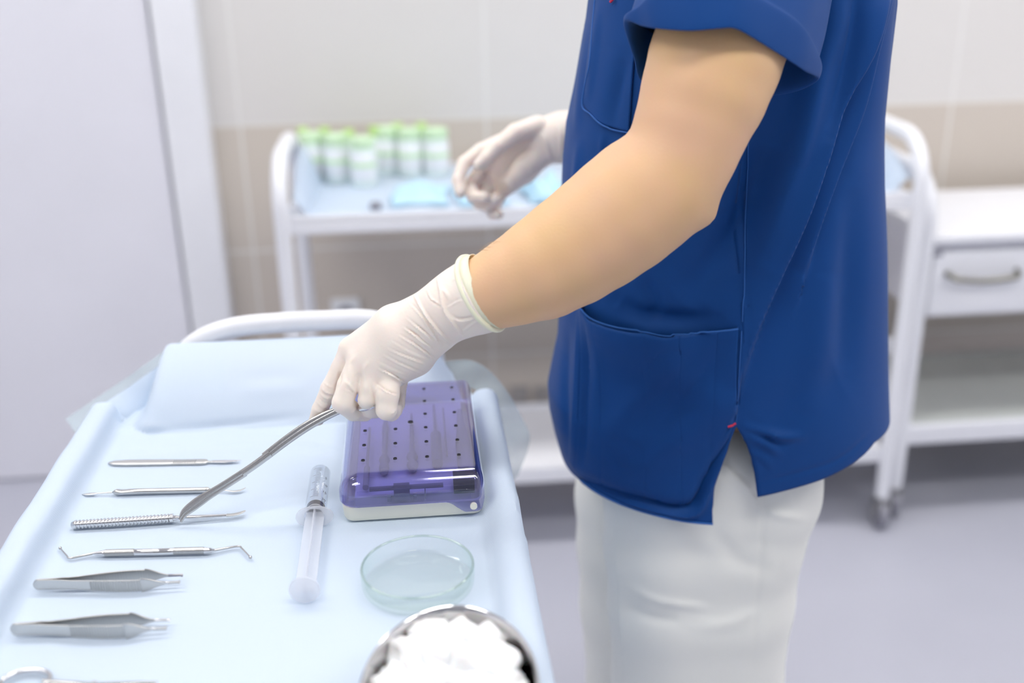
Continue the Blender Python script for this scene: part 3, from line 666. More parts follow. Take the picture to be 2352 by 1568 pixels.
# ------------------------------------------------------------------ petri dish
pc = (at(828, 1312, z=TZ+.016)+at(1090, 1300, z=TZ+.016))/2
pr = np.linalg.norm(at(1090, 1300, z=TZ+.016)-at(828, 1312, z=TZ+.016))/2
o = mk('petri_dish', *lathe([(0, 0), (pr-.004, 0), (pr-.0012, .001), (pr-.0004, .003), (pr, .0165), (pr-.0004, .0180), (pr-.0018, .0180), (pr-.0024, .0165), (pr-.0028, .0045), (pr-.005, .0028), (0, .0025)], 96, (pc[0], pc[1], TZ+.0014)), GLASS)
tag(o, 'round empty glass petri dish between the violet case and the bowl', 'petri dish')
GRIM = clear_mat('petri_rim_glass', (.86, .92, .89), .10, .08, .5, (.68, .77, .73))
rim_ = mk('rim', *tube([(pc[0]+(pr-.0012)*math.cos(a), pc[1]+(pr-.0012)*math.sin(a), TZ+.0193) for a in np.linspace(0, 2*math.pi, 96, endpoint=False)], .0011, 10, closed=True), GRIM, o); rim_.location = (0, 0, 0)
# ------------------------------------------------------------------ oval bowl of cotton
bc = np.array([.006, .601]); BA, BB = .092, .062; bang = math.radians(85)
def oval(r, t, z, inset=0):
    ca, sa = math.cos(bang), math.sin(bang); x, y = (BA-inset)*r*math.cos(t), (BB-inset)*r*math.sin(t)
    return (bc[0]+x*ca-y*sa, bc[1]+x*sa+y*ca, z)
prof = [(.0, .001), (.80, .001), (.86, .004), (.93, .018), (.975, .034), (1.0, .0365), (1.01, .038), (1.0, .0395), (.98, .0385), (.965, .034), (.915, .018), (.85, .006), (.78, .003), (0, .003)]
V, Fc = grid(lambda i, j: oval(prof[j][0], 2*math.pi*i/96, TZ+.0008+prof[j][1]), 96, len(prof), True)
kb = mk('kidney_bowl', V, Fc, CHROME); tag(kb, 'polished steel oval bowl filled with cotton balls at the near edge of the drape', 'bowl')
def cotton(px, py, z, r, seed, label):
    c = at(px, py, z=z); rg = np.random.default_rng(seed)
    bm = bmesh.new(); bmesh.ops.create_icosphere(bm, subdivisions=4, radius=1)
    dirs = rg.normal(size=(7, 3)); dirs /= np.linalg.norm(dirs, axis=1)[:, None]; ph = rg.uniform(0, 6, 7)
    for v in bm.verts:
        n = np.array(v.co); d = 1+sum(.05*math.sin(4.5*(n@q)*1.3+p) for q, p in zip(dirs, ph))+sum(.016*math.sin(15*(n@q)+p) for q, p in zip(dirs[:5], ph))
        k = max(0, n@dirs[0]); d += .22*k**8
        v.co = Vector(c)+Vector(n*d*r*np.array([1, 1, .85]))
    me = bpy.data.meshes.new('cotton_ball'); bm.to_mesh(me); bm.free(); me.shade_smooth(); me.materials.append(COTTON)
    o = bpy.data.objects.new('cotton_ball', me); COL.objects.link(o); tag(o, label, 'cotton ball', 'cotton balls in the steel bowl')
cb = [(993, 1476, 0.0176, 'at the far left of the pile'), (1050, 1469, 0.0167, 'at the far tip of the pile'), (1112, 1484, 0.0176, 'at the far right of the pile'), (937, 1504, 0.0158, 'against the left rim'),
      (1011, 1519, 0.0194, 'second row, left of the middle'), (1072, 1529, 0.0185, 'in the middle of the pile'), (1137, 1534, 0.0185, 'against the right rim'), (965, 1559, 0.0176, 'near the left rim, low'), (904, 1546, 0.0088, 'small curl poking over the left rim'),
      (1030, 1584, 0.0194, 'front middle, cut by the picture edge'), (1104, 1594, 0.0194, 'front right, cut by the picture edge'), (1165, 1586, 0.0158, 'right rim, cut by the picture edge'), (890, 1584, 0.0141, 'front left, cut by the picture edge'), (960, 1624, 0.0176, 'front row below the frame'), (1058, 1654, 0.0194, 'front row under the middle')]
for i, (px, py, r, w) in enumerate(cb): cotton(px, py, TZ+.026+(.006 if 4 <= i <= 6 else 0), r, 20+i, f'fluffy white cotton ball {w} in the steel bowl')
# ------------------------------------------------------------------ bur case (violet lid on cream base)
cs = empty('instrument_case', (-.017, 1.0, TZ+.0012), 'cream plastic case with a see-through violet lid pierced by small holes', 'case')
x0, x1, y0, y1 = -.0845, .0505, .890, 1.118; zb = TZ+.0012
def rounded(ins, r, z, n=8):
    P = []
    for cx, cy, a0 in ((x1-ins-r, y1-ins-r, 0), (x0+ins+r, y1-ins-r, 90), (x0+ins+r, y0+ins+r, 180), (x1-ins-r, y0+ins+r, 270)):
        for k in range(n+1):
            a = math.radians(a0+90*k/n); P.append((cx+r*math.cos(a), cy+r*math.sin(a), z))
    return P
rings = [rounded(.006, .006, zb), rounded(.0025, .009, zb+.0008), rounded(.001, .010, zb+.004), rounded(0, .011, zb+.016), rounded(.002, .010, zb+.017), rounded(.0035, .009, zb+.016), rounded(.004, .009, zb+.006), rounded(.010, .006, zb+.004)]
m_ = len(rings[0]); V = sum(rings, []); Fc = [(j*m_+i, j*m_+(i+1) % m_, (j+1)*m_+(i+1) % m_, (j+1)*m_+i) for j in range(len(rings)-1) for i in range(m_)]
Fc += [tuple(range(m_))[::-1], tuple((len(rings)-1)*m_+i for i in range(m_))]
mk('base', V, Fc, CREAM, cs)
lid = SDF((x0-.006, y0-.007, zb+.001), (x1+.006, y1+.006, zb+.050), .0009)
ax = [lid.lo[k]+lid.h*np.arange(lid.n[k]) for k in range(3)]
X, Y, Z = np.meshgrid(*ax, indexing='ij')
HT = .0455; ztop = zb+HT
ex0, ex1, ey0, ey1 = x0-.003, x1+.0015, y0-.003, y1+.0015
def shell(off):
    # distance to a box whose upper edges are rounded by different radii
    def side(dist, r):   # dist: inward distance from the wall; returns how far into the rounding zone, 0..1
        return np.clip((r-dist)/r, 0, None)
    hx = np.maximum(side(X-(ex0+off), .022), side((ex1-off)-X, .010)); hy = np.maximum(side(Y-(ey0+off), .021), side((ey1-off)-Y, .009))
    hz = np.clip((Z-(ztop-off-.021))/.021, 0, None)
    # blend horizontal corner rounding and vertical edge rounding
    q = np.sqrt(hx**2+hy**2)
    body = np.maximum((np.sqrt(q**2+hz**2)-1)*.015, (Z-(ztop-off)))
    lim = np.maximum.reduce([ex0+off-X, X-(ex1-off), ey0+off-Y, Y-(ey1-off)])
    corner = (np.sqrt(np.clip((.022-(X-ex0-off))/.022, 0, None)**2+np.clip((.012-(Y-ey0-off))/.012, 0, None)**2)-1)*.012
    return np.maximum(np.maximum(body, lim), corner)
outer = shell(0); inner = shell(.0018)
inner = np.maximum(inner, Z-(ztop-.0018))
D = np.maximum(outer, -inner)
zc = zb+.0172 - .0115*smooth01((X-.014)/.020)*smooth01((y0+.03-Y)/.01)
zc = np.where((X > x1-.004) & (Y < y0+.02), zc+.006*smooth01((X-(x1-.003))/.004), zc)
D = np.maximum(D, zc-Z)
holes = []
for ci, hx_ in enumerate((-.064, -.033, -.002, .029)):
    for ri in range(6):
        holes.append((hx_, .930+.0326*ri, .0016))
holes.append((-.0175, 1.010, .0025))
for hx_, hy_, hr in holes: D = np.maximum(D, hr-np.hypot(X-hx_, Y-hy_)-np.where(Z > ztop-.012, 0, 1))
lid.D = D.astype(np.float32)
V, Fc = lid.mesh()
lo_ = mk('lid', V, Fc, PURPLE, cs, label='see-through violet lid')
for hx_, hy_, hr in holes:
    h_ = mk('hole_shade_cup', *lathe([(hr+.0003, .0002), (hr+.0003, -.0010), (0, -.0010), (0, -.0006), (hr-.0002, -.0006), (hr-.0002, .0002)], 16, (hx_, hy_, ztop), close=True), DARK, cs)  # dark cup closing each hole, its inner shade put into the colour
pv = at(1088, 1162, y=ey0-.0012)
V, Fc = lathe([(0, .0), (.0034, .0), (.0034, .003), (0, .003)], 28)
mk('pivot_pin', [(pv[0]+x, ey0-.002+z, pv[2]+y) for x, y, z in V], Fc, CREAM, cs)
mk('inner_tray', *merge(box(x0+.012, x1-.012, y0+.012, y1-.010, zb+.010, zb+.020)), LILAC, cs, smooth=False)
def rod(x, pts, m, nm='dental_driver'):
    V, Fc = lathe([(r, t) for t, r in pts], 20); o = mk(nm, [(x+a_, y0+c_, zb+.026+b_) for a_, b_, c_ in V], Fc, m, cs)
rod(-.062, [(.02, 0), (.02, .003), (.06, .003), (.06, .0015), (.15, .0015), (.15, 0)], DRIVER)
rod(-.045, [(.05, 0), (.05, .004), (.058, .0052), (.068, .004), (.075, .0055), (.085, .0025), (.15, .0035), (.19, 0)], DRIVER)
rod(-.017, [(.05, 0), (.05, .003), (.06, .0058), (.068, .003), (.078, .0058), (.088, .003), (.14, .0022), (.18, .001), (.18, 0)], DRIVER)
rod(.008, [(.06, 0), (.06, .0055), (.125, .0055), (.13, .002), (.2, .0012), (.2, 0)], DRIVER)
rod(.018, [(.075, 0), (.075, .001), (.19, .001), (.19, 0)], DRIVER)
rod(.036, [(.035, 0), (.035, .008), (.10, .008), (.135, .005), (.18, .003), (.18, 0)], DRIVER)
mk('sliding_latch', *merge(box(-.035, -.020, y0+.006, y0+.011, zb+.017, zb+.034), box(-.058, .012, y0+.008, y0+.012, zb+.028, zb+.031), box(-.0415, -.038, y0+.006, y0+.010, zb+.017, zb+.022), box(-.017, -.0135, y0+.006, y0+.010, zb+.017, zb+.022), box(-.006, -.005, y0+.006, y0+.010, zb+.018, zb+.027)), GREYP, cs, smooth=False)
mk('gauge_block', *box(.022, .042, y0+.010, y0+.030, zb+.019, zb+.033), DARK, cs, smooth=False)
# ------------------------------------------------------------------ long forceps held by the hand
def A3(px, py, d): return at(px, py, d=d)
tip = at(414, 1196, z=TZ+.0055)
dtip = float((tip-CAM)@FW)
fc = empty('ring_forceps', tuple(tip), 'long steel forceps held in the gloved hand, tip on the ribbed elevator', 'forceps')
def fpt(px, py, t): return A3(px, py, dtip+(1.0-dtip)*t)
def flat(P, W, T, up):
    """flat bar along P with half width W and half thickness T"""
    P = np.array(P); Tn = np.gradient(P, axis=0); Tn /= np.linalg.norm(Tn, axis=1)[:, None]
    V = []; seg = 14
    for p, t, w, th in zip(P, Tn, W, T):
        b = np.cross(t, up); b /= np.linalg.norm(b); n = np.cross(b, t)
        for k in range(seg):
            a = 2*math.pi*(k+.5)/seg; c, s = math.cos(a), math.sin(a)
            V.append(tuple(p+b*w*math.copysign(abs(c)**.75, c)+n*th*math.copysign(abs(s)**.75, s)))
    n_ = len(P); Fs = [(i*seg+k, i*seg+(k+1) % seg, (i+1)*seg+(k+1) % seg, (i+1)*seg+k) for i in range(n_-1) for k in range(seg)]
    return V, Fs+[tuple(range(seg))[::-1], tuple((n_-1)*seg+k for k in range(seg))]
tocam = -FW
j1 = spline([fpt(414, 1196, 0.000), fpt(424, 1178, 0.023), fpt(446, 1160, 0.073), fpt(475, 1140, 0.139), fpt(520, 1112, 0.242), fpt(562, 1085, 0.338)], 40)
n = len(j1); s_ = np.linspace(0, 1, n)
W1 = .0010+.0030*np.sin(np.clip(s_*2.2, 0, 1)*math.pi/2)*(1-.35*smooth01((s_-.45)/.3))
mk('jaw', *flat(j1+np.array([.0006, 0, -.0008]), W1, np.full(n, .0014), tocam), STEEL, fc)
mk('jaw', *flat(j1+np.array([-.0006, .0006, .0014]), W1*.9, np.full(n, .0013), tocam), STEEL, fc)
mk('box_joint', *flat(spline([fpt(558, 1088, 0.329), fpt(590, 1066, 0.402), fpt(622, 1042, 0.475)], 12)+np.array([0, 0, .0008]), np.full(13, .0037), np.full(13, .0026), tocam), STEEL, fc)
hA = spline([fpt(612, 1050, 0.452), fpt(665, 1010, 0.573), fpt(718, 975, 0.694), fpt(775, 945, 0.824), fpt(815, 931, 0.916)], 30)
hB = spline([fpt(606, 1046, 0.438), fpt(660, 1004, 0.562), fpt(714, 968, 0.685), fpt(776, 940, 0.826), fpt(825, 938, 1.188)], 30)
mk('shank', *flat(hA, np.full(len(hA), .0031), np.full(len(hA), .0021), tocam), STEEL, fc)
mk('shank', *flat(hB, np.full(len(hB), .0028), np.full(len(hB), .0020), tocam), STEEL, fc)
rc = A3(852, 925, .992)
e1 = A3(862, 925, .992)-A3(842, 932, .992); e1 /= np.linalg.norm(e1)
e2 = np.cross(e1, np.array([.25, .1, 1.0])); e2 /= np.linalg.norm(e2)
mk('finger_ring', *tube([A3(850, 933, .986)+e1*.0125*math.cos(a)+(e2*.9*np.sign(e2@FW))*.012*(math.sin(a)+.9) for a in np.linspace(0, 2*math.pi, 40, endpoint=False)], .0024, 12, closed=True), CHROME, fc)
mk('finger_ring', *tube([A3(878, 918, 1.016)+e1*.013*math.cos(a)+(e2*np.sign(e2@FW))*.012*math.sin(a) for a in np.linspace(0, 2*math.pi, 40, endpoint=False)], .0024, 12, closed=True), CHROME, fc)
# ------------------------------------------------------------------ the person
YC = 1.17
pe = empty('person', (.36, YC, 0), 'person in royal blue tunic and white trousers reaching over the drape with gloved hands', 'person')
TN = 2.35
Lp = [(1358, 0), (1345, 100), (1325, 200), (1305, 290), (1297, 370), (1293, 480), (1290, 600), (1290, 700), (1285, 790), (1270, 860), (1262, 900), (1265, 950), (1276, 1000), (1288, 1040), (1310, 1075), (1326, 1097)]
Rp = [(2027, 0), (2015, 120), (2005, 250), (2003, 400), (2007, 600), (2012, 800), (2013, 1010)]
LQ = np.array([at(*p, y=YC) for p in Lp]); RQ = np.array([at(*p, y=YC) for p in Rp])
LQ = np.vstack([[LQ[0][0]+.012, YC, 1.38], LQ]); RQ = np.vstack([[RQ[0][0]-.01, YC, 1.38], RQ])
def xl_(z): return np.interp(z, LQ[::-1, 2], LQ[::-1, 0])
def xr_(z): return np.interp(z, RQ[::-1, 2], RQ[::-1, 0])
def bb(z): return np.interp(z, [.6, .85, 1.0, 1.15, 1.3, 1.4, 1.47, 1.52], [.165, .160, .150, .140, .145, .15, .13, .06])
def neckf(z): return np.interp(z, [1.36, 1.44, 1.5, 1.53], [1, .86, .52, .36])
def surf(th, z):
    th = np.asarray(th, float); c, s = np.cos(th), np.sin(th); xc = (xl_(z)+xr_(z))/2; a = (xr_(z)-xl_(z))/2*neckf(z)
    return np.stack([xc+a*np.sign(c)*np.abs(c)**(2/TN), YC+bb(z)*np.sign(s)*np.abs(s)**(2/TN), z+0*th], -1)
def on_tunic(px, py):
    y = YC-.15
    for _ in range(12):
        p = at(px, py, y=y); z = p[2]; xc = (xl_(z)+xr_(z))/2; a = (xr_(z)-xl_(z))/2
        u = min(1, abs((p[0]-xc)/a)); y2 = YC-bb(z)*(1-u**TN)**(1/TN); y = .5*y+.5*y2
    u = np.clip((p[0]-xc)/a, -1, 1); c = np.sign(u)*abs(u)**(TN/2); return -math.acos(np.clip(c, -1, 1)), p[2]
# angles: -pi = front (belly), -pi/2 = near flank, 0 = back
front_sl = np.array([on_tunic(*p) for p in [(1690, 978), (1681, 1005), (1668, 1042), (1655, 1080), (1643, 1115), (1639, 1160), (1637, 1203)]])
back_sl = np.array([on_tunic(*p) for p in [(1690, 978), (1703, 998), (1716, 1022), (1727, 1055), (1735, 1090), (1739, 1118), (1742, 1144)]])
hemF = np.array([on_tunic(*p) for p in [(1637, 1203), (1600, 1200), (1560, 1194), (1500, 1180), (1450, 1165), (1400, 1145), (1360, 1122), (1333, 1103)]])
hemB = np.array([on_tunic(*p) for p in [(2008, 1014), (1985, 1040), (1960, 1060), (1920, 1085), (1880, 1104), (1840, 1118), (1800, 1130), (1742, 1144)]])
seam_th = front_sl[0][0]; apex = front_sl[0][1]; ZT = 1.525
hx_th = np.concatenate([hemF[::-1, 0], hemB[::-1, 0]]); hx_z = np.concatenate([hemF[::-1, 1], hemB[::-1, 1]])
od = np.argsort(hx_th); hx_th, hx_z = hx_th[od], hx_z[od]
def hem(th):
    t = (np.asarray(th)+math.pi) % (2*math.pi)-math.pi; near = -np.abs(t); far = t > 0
    z = np.interp(near, hx_th, hx_z)
    fz = np.interp(near, [-math.pi, -2.6, -1.6, -.5, 0], [hx_z[0], hx_z[0]-.02, hx_z[0]-.03, hx_z[-1]-.02, hx_z[-1]])
    return np.where(far, fz, z)
def slit(z, q): return np.where(z >= apex, seam_th, np.interp(-z, -q[:, 1], q[:, 0]))
def panel(front, NS=250, NR=260):
    V = np.zeros((NR, NS, 3))
    for i in range(NS):
        s = i/(NS-1)
        if front:
            n0 = float(slit(hemF[0][1], front_sl)); far = -3*math.pi/2; th0 = n0+s*(far-n0)
        else:
            n0 = float(slit(hemB[-1][1], back_sl)); far = math.pi/2; th0 = n0+s*(far-n0)
        zh = float(hem(th0)); zz = ZT+(zh-ZT)*np.linspace(0, 1, NR)
        nn = slit(zz, front_sl if front else back_sl); th = nn+s*(far-nn)
        P = surf(th, zz)
        V[:, i] = P
    Fs = [(j*NS+i, j*NS+i+1, (j+1)*NS+i+1, (j+1)*NS+i) for j in range(NR-1) for i in range(NS-1)]
    return V.reshape(-1, 3), np.array(Fs)
folds = [([(2040, -40), (1981, 120), (1918, 253), (1843, 486), (1803, 604), (1768, 695), (1726, 799), (1693, 905)], 28, 15, 'S'),
         ([(2060, -30), (2025, 80), (1981, 237), (1930, 375), (1890, 494), (1850, 640)], 22, 12, 'S'),
         ([(1925, -40), (1905, 60), (1870, 160), (1830, 300), (1780, 450), (1740, 600)], 24, 10, 'r'),
         ([(1965, -40), (1940, 100), (1880, 300)], 14, -6, 'g'),
                  ([(1716, 320), (1712, 600), (1700, 850), (1691, 975)], 5, 1.2, 's'),
         ([(1770, 330), (1730, 460), (1650, 600), (1560, 700)], 45, -9, 'g'),
         ([(1640, 700), (1540, 850), (1440, 1000)], 60, -4, 'g'),
         ([(1340, 700), (1330, 850), (1322, 1060)], 12, 4, 'r'), ([(1365, 740), (1352, 900), (1345, 1060)], 10, -3, 'g'),
         ([(1385, 780), (1375, 900), (1370, 1000)], 12, 2, 'r'), ([(1305, 760), (1298, 900), (1305, 1030)], 9, -3, 'g'),
         ([(1667, 1012), (1640, 1060), (1612, 1112), (1590, 1156), (1545, 1160), (1490, 1146), (1400, 1118), (1330, 1088)], 9, -5, 'g'),
         ([(1680, 1018), (1655, 1070), (1630, 1125), (1600, 1176), (1540, 1176), (1490, 1162), (1400, 1134), (1340, 1106)], 9, 4, 'r'),
         ([(1710, 978), (1740, 990), (1790, 1000), (1840, 1000)], 10, 4, 'r'), ([(1715, 1000), (1750, 1015), (1790, 1040)], 8, 3, 'r'), ([(1722, 988), (1760, 1003), (1800, 1020)], 7, -3, 'g'),
         ([(1728, 1040), (1750, 1050), (1775, 1075)], 6, 2, 'r'),
         ([(1760, 980), (1850, 900), (1930, 860)], 60, -4, 'g'), ([(1745, 1110), (1840, 1085), (1930, 1050), (2000, 990)], 5, -1.2, 'g'),
         ([(1380, 20), (1370, 120), (1355, 230)], 8, 2.5, 'r'), ([(1440, 130), (1420, 220), (1410, 300)], 18, -4, 'g'),
         ([(1330, 330), (1325, 420), (1322, 520)], 10, 3, 'r'), ([(1385, 310), (1378, 420)], 8, 2, 'r'),
         ([(1420, 690), (1470, 720), (1560, 735), (1640, 730)], 20, -6, 'g'),
         ([(1500, 820), (1620, 900), (1670, 960)], 40, 3, 'r'), ([(1420, 1060), (1550, 1000), (1650, 940)], 45, 4, 'r')]
folds += [([(1740, 330), (1720, 480), (1690, 640)], 30, -6, 'g'), ([(1480, 640), (1500, 700), (1490, 740)], 18, -4, 'g'), ([(1900, 620), (1880, 800), (1850, 960)], 40, 5, 'r'),
          ([(1960, 420), (1950, 640), (1940, 860)], 30, -5, 'g'), ([(1560, 800), (1480, 900), (1400, 1000)], 26, 4, 'r'), ([(1660, 790), (1600, 880), (1500, 1010), (1440, 1060)], 24, -4, 'g'),
          ([(1395, 330), (1375, 420), (1360, 520)], 14, -4, 'g'), ([(1350, 60), (1340, 160), (1325, 300)], 10, 3, 'r')]
folds = [(p_, w_, a_*(1.35 if w_ > 6 else 1.15), k_) for p_, w_, a_, k_ in folds]
Vf, Ff = panel(True); Vb, Fb = panel(False)
sF = -1 if normals(Vf, Ff)[:, 1][np.argmin(Vf[:, 1])] > 0 else 1
sB = -1 if normals(Vb, Fb)[:, 1][np.argmin(Vb[:, 1])] > 0 else 1
if sF < 0: Ff = Ff[:, ::-1]
if sB < 0: Fb = Fb[:, ::-1]
VV = np.vstack([Vf, Vb]); FF = np.vstack([Ff, Fb+len(Vf)])
VV = crease(VV, FF, folds, 1, -.2)
# gentle large scale drift of the cloth
VV[:, 1] += .0025*np.sin(VV[:, 2]*26+VV[:, 0]*18)*smooth01((YC-VV[:, 1])/.05)
tun = mk('tunic', VV, FF, BLUE, pe, label='royal blue short sleeved tunic')
bm = bmesh.new(); bm.from_mesh(tun.data); bmesh.ops.remove_doubles(bm, verts=bm.verts, dist=.0006); bm.to_mesh(tun.data); bm.free(); tun.data.shade_smooth()
md = tun.modifiers.new('cloth', 'SOLIDIFY'); md.thickness = .0022; md.offset = -1
from mathutils.bvhtree import BVHTree
bvh = BVHTree.FromPolygons([tuple(v) for v in VV], [tuple(f) for f in FF])
def cling(px, py, lift=.002):
    """nearest point of the tunic seen at a photographed point"""
    v = Vector(ray(px, py)); h = bvh.ray_cast(Vector(CAM), v.normalized())
    if h[0] is None:
        return Vector(at(px, py, y=YC-.14))
    n = h[1] if h[1].dot(v) < 0 else -h[1]; return h[0]+n*lift
def patch(name, top, bot, nu, nv, lift, mat, label=None, puff=0, parent=None):
    T = spline(top, nu); B = spline(bot, nu); n = min(len(T), len(B))
    idx = np.linspace(0, 1, nu)
    T = np.array([T[int(round(t*(len(T)-1)))] for t in idx]); B = np.array([B[int(round(t*(len(B)-1)))] for t in idx])
    def f(i, j):
        t = j/(nv-1); p = T[i]*(1-t)+B[i]*t
        edge = min(1, 8*i/(nu-1), 8*(1-i/(nu-1)))
        return tuple(cling(p[0], p[1], lift+puff*math.exp(-(t/.22)**2)*edge*math.sin(math.pi*i/(nu-1))))
    V, Fc = grid(f, nu, nv); Fc = np.array(Fc)
    if (normals(V, Fc)@FW).mean() > 0: Fc = Fc[:, ::-1]
    o = mk(name, V, Fc, mat, parent or tun, label=label); o.location = (0, 0, 0)
    m = o.modifiers.new('s', 'SOLIDIFY'); m.thickness = .0022; m.offset = .2; return o
def stitch(name, pts, r, mat, lift=.0025, n=60, parent=None):
    P = [cling(p[0], p[1], lift) for p in spline(pts, n)]
    o = mk(name, *tube(P, r, 6), mat, parent or tun); o.location = (0, 0, 0); return o
pk = patch('side_pocket', [(1332, 686), (1350, 705), (1380, 730), (1450, 752), (1520, 766), (1560, 767), (1620, 762), (1696, 751)], [(1312, 1060), (1335, 1092), (1380, 1110), (1450, 1135), (1510, 1150), (1570, 1156), (1600, 1120), (1686, 972)], 90, 70, .0022, BLUE, puff=.016)
stitch('pocket_edge', [(1334, 685), (1352, 704), (1382, 729), (1450, 751), (1520, 765), (1560, 766), (1620, 761), (1697, 750)], .0009, BLUE_EDGE, .012)
patch('chest_pocket', [(1376, -30), (1400, -20), (1430, -10), (1470, -5)], [(1342, 240), (1362, 262), (1385, 285), (1447, 303)], 40, 50, .002, BLUE)
stitch('pocket_edge', [(1376, -30), (1368, 60), (1360, 150), (1343, 238), (1362, 262), (1385, 285), (1410, 297), (1448, 304)], .0009, BLUE_EDGE, .0035)
stitch('hem_edge', [(1637, 1202), (1600, 1199), (1560, 1193), (1500, 1179), (1450, 1164), (1400, 1144), (1360, 1121), (1336, 1102)], .0013, BLUE_EDGE, .001)
stitch('side_seam', [(1718, 300), (1714, 480), (1711, 620), (1704, 760), (1696, 880), (1690, 968)], .0006, BLUE_EDGE, .001)
stitch('bartack', [(1671, 976), (1680, 973), (1688, 969)], .0014, RED, .003, 8)
stitch('bartack', [(1330, 683), (1336, 688)], .0014, RED, .006, 4)
stitch('bartack', [(1413, 6), (1420, -2)], .0014, RED, .006, 4)
# sleeve with its turned-up cuff
D0 = .0
lowr = [(1650, 66, 0.859), (1690, 66, 0.860), (1740, 93, 0.872), (1810, 137, 0.899), (1852, 165, 0.925), (1880, 184, 0.965), (1820, 214, 0.995), (1700, 226, 1.005), (1560, 215, 1.005), (1475, 190, 0.985), (1455, 135, 0.965), (1433, 51, 0.925), (1475, 60, 0.899), (1512, 66, 0.879), (1585, 71, 0.863)]
upr = [(1650, -62, 0.859), (1700, -40, 0.860), (1752, -2, 0.872), (1822, 42, 0.895), (1862, 88, 0.919), (1884, 150, 0.961), (1840, 130, 0.990), (1700, 110, 1.000), (1560, 100, 1.000), (1500, 80, 0.985), (1462, 55, 0.965), (1440, 36, 0.925), (1470, 12, 0.899), (1508, -22, 0.879), (1580, -52, 0.863)]
LR = spline([A3(*p) for p in lowr], 150, True); UR = spline([A3(*p) for p in upr], 150, True)
nr = len(LR); cen = LR.mean(0)
rows = []
axis = (UR.mean(0)-LR.mean(0)); axis /= np.linalg.norm(axis)
sh_c = np.array([.335, 1.04, 1.43])
for t in np.linspace(1, 0, 8)[:-1]:   # sleeve proper, from shoulder to the cuff's upper edge
    r_ = UR*(1-t)+(sh_c+(UR-UR.mean(0))*.85)*t; rows.append(r_)
rows.append(UR-(UR-cen)*.035)
rows += [UR, UR+(UR-cen)*.010, UR*.85+LR*.15+(UR-cen)*.022, UR*.55+LR*.45+(LR-cen)*.022, UR*.2+LR*.8+(LR-cen)*.012, LR, LR-(LR-cen)*.02, LR*.9+UR*.1-(LR-cen)*.05, LR*.4+UR*.6-(LR-cen)*.07, UR-(UR-cen)*.09]
V = np.vstack(rows); Fs = np.array([(j*nr+i, j*nr+(i+1) % nr, (j+1)*nr+(i+1) % nr, (j+1)*nr+i) for j in range(len(rows)-1) for i in range(nr)])
sl = mk('sleeve', V, Fs, BLUE, tun, label='short sleeve with turned-up cuff'); sl.location = (0, 0, 0)
md = sl.modifiers.new('sub', 'SUBSURF'); md.levels = 1; md.render_levels = 2
fs_ = np.array([spline([(.335, 1.27, 1.44), (.36, 1.345, 1.36), (.385, 1.375, 1.24)], 14)])[0]
o = mk('sleeve', *tube(fs_, np.linspace(.085, .072, len(fs_)), 28, cap=False), BLUE, tun, label='short sleeve of the far arm'); o.location = (0, 0, 0)
md = o.modifiers.new('s', 'SOLIDIFY'); md.thickness = .003
# trousers
tz = SDF((.10, .98, .03), (.62, 1.38, 1.0), .0045)
def leg(yc, xs, k):
    pts = [(np.array([xs[i][0], yc+(1 if yc > YC else -1)*xs[i][2], xs[i][1]]), xs[i][3]) for i in range(len(xs))]
    tz.chain(pts, k)
nl = at(1612, 1110, y=1.10)
for px, dx in ((0, 0),):
    pass
# near leg: silhouettes of the thigh from the photograph
def lg(pts, y, k=.02):
    out = []
    for (pl_, pr_, py_) in pts:
        a_ = at(pl_, py_, y=y); b_ = at(pr_, py_, y=y); out.append(((a_+b_)/2, float(np.linalg.norm(b_-a_))/2))
    return out
def ell_leg(rows_, y, ry, z_end):
    """elliptic leg: several parallel cones side to side"""
    S_ = lg(rows_, y)
    for o_ in (-1, 0, 1):
        ch = []
        for c_, r_ in S_:
            rr = min(r_, ry); ch.append((c_+np.array([o_*(r_-rr), 0, 0]), rr))
        c_, r_ = S_[-1]
        rr = min(r_, ry); ch.append((np.array([c_[0]+o_*(r_-rr)*.5, y, .45]), rr*.9)); ch.append((np.array([c_[0]+.01, y, .08]), .072))
        tz.chain(ch, .012)
ell_leg([(1395, 1882, 1060), (1392, 1874, 1130), (1392, 1835, 1240), (1402, 1812, 1380), (1412, 1787, 1560)], 1.105, .075, .1)
ell_leg([(1338, 1800, 1060), (1326, 1780, 1130), (1330, 1740, 1240), (1336, 1700, 1380), (1352, 1680, 1560)], 1.245, .075, .1)
tz.chain([(np.array([.31, 1.13, .92]), .085), (np.array([.31, 1.22, .92]), .085)], .02); tz.chain([(np.array([.43, 1.13, .92]), .085), (np.array([.43, 1.22, .92]), .085)], .02)
tz.D[:, :, -1] = 1; tz.D[:, :, 0] = 1
V, Fs = tz.mesh(); V = relax(V, Fs, 4)
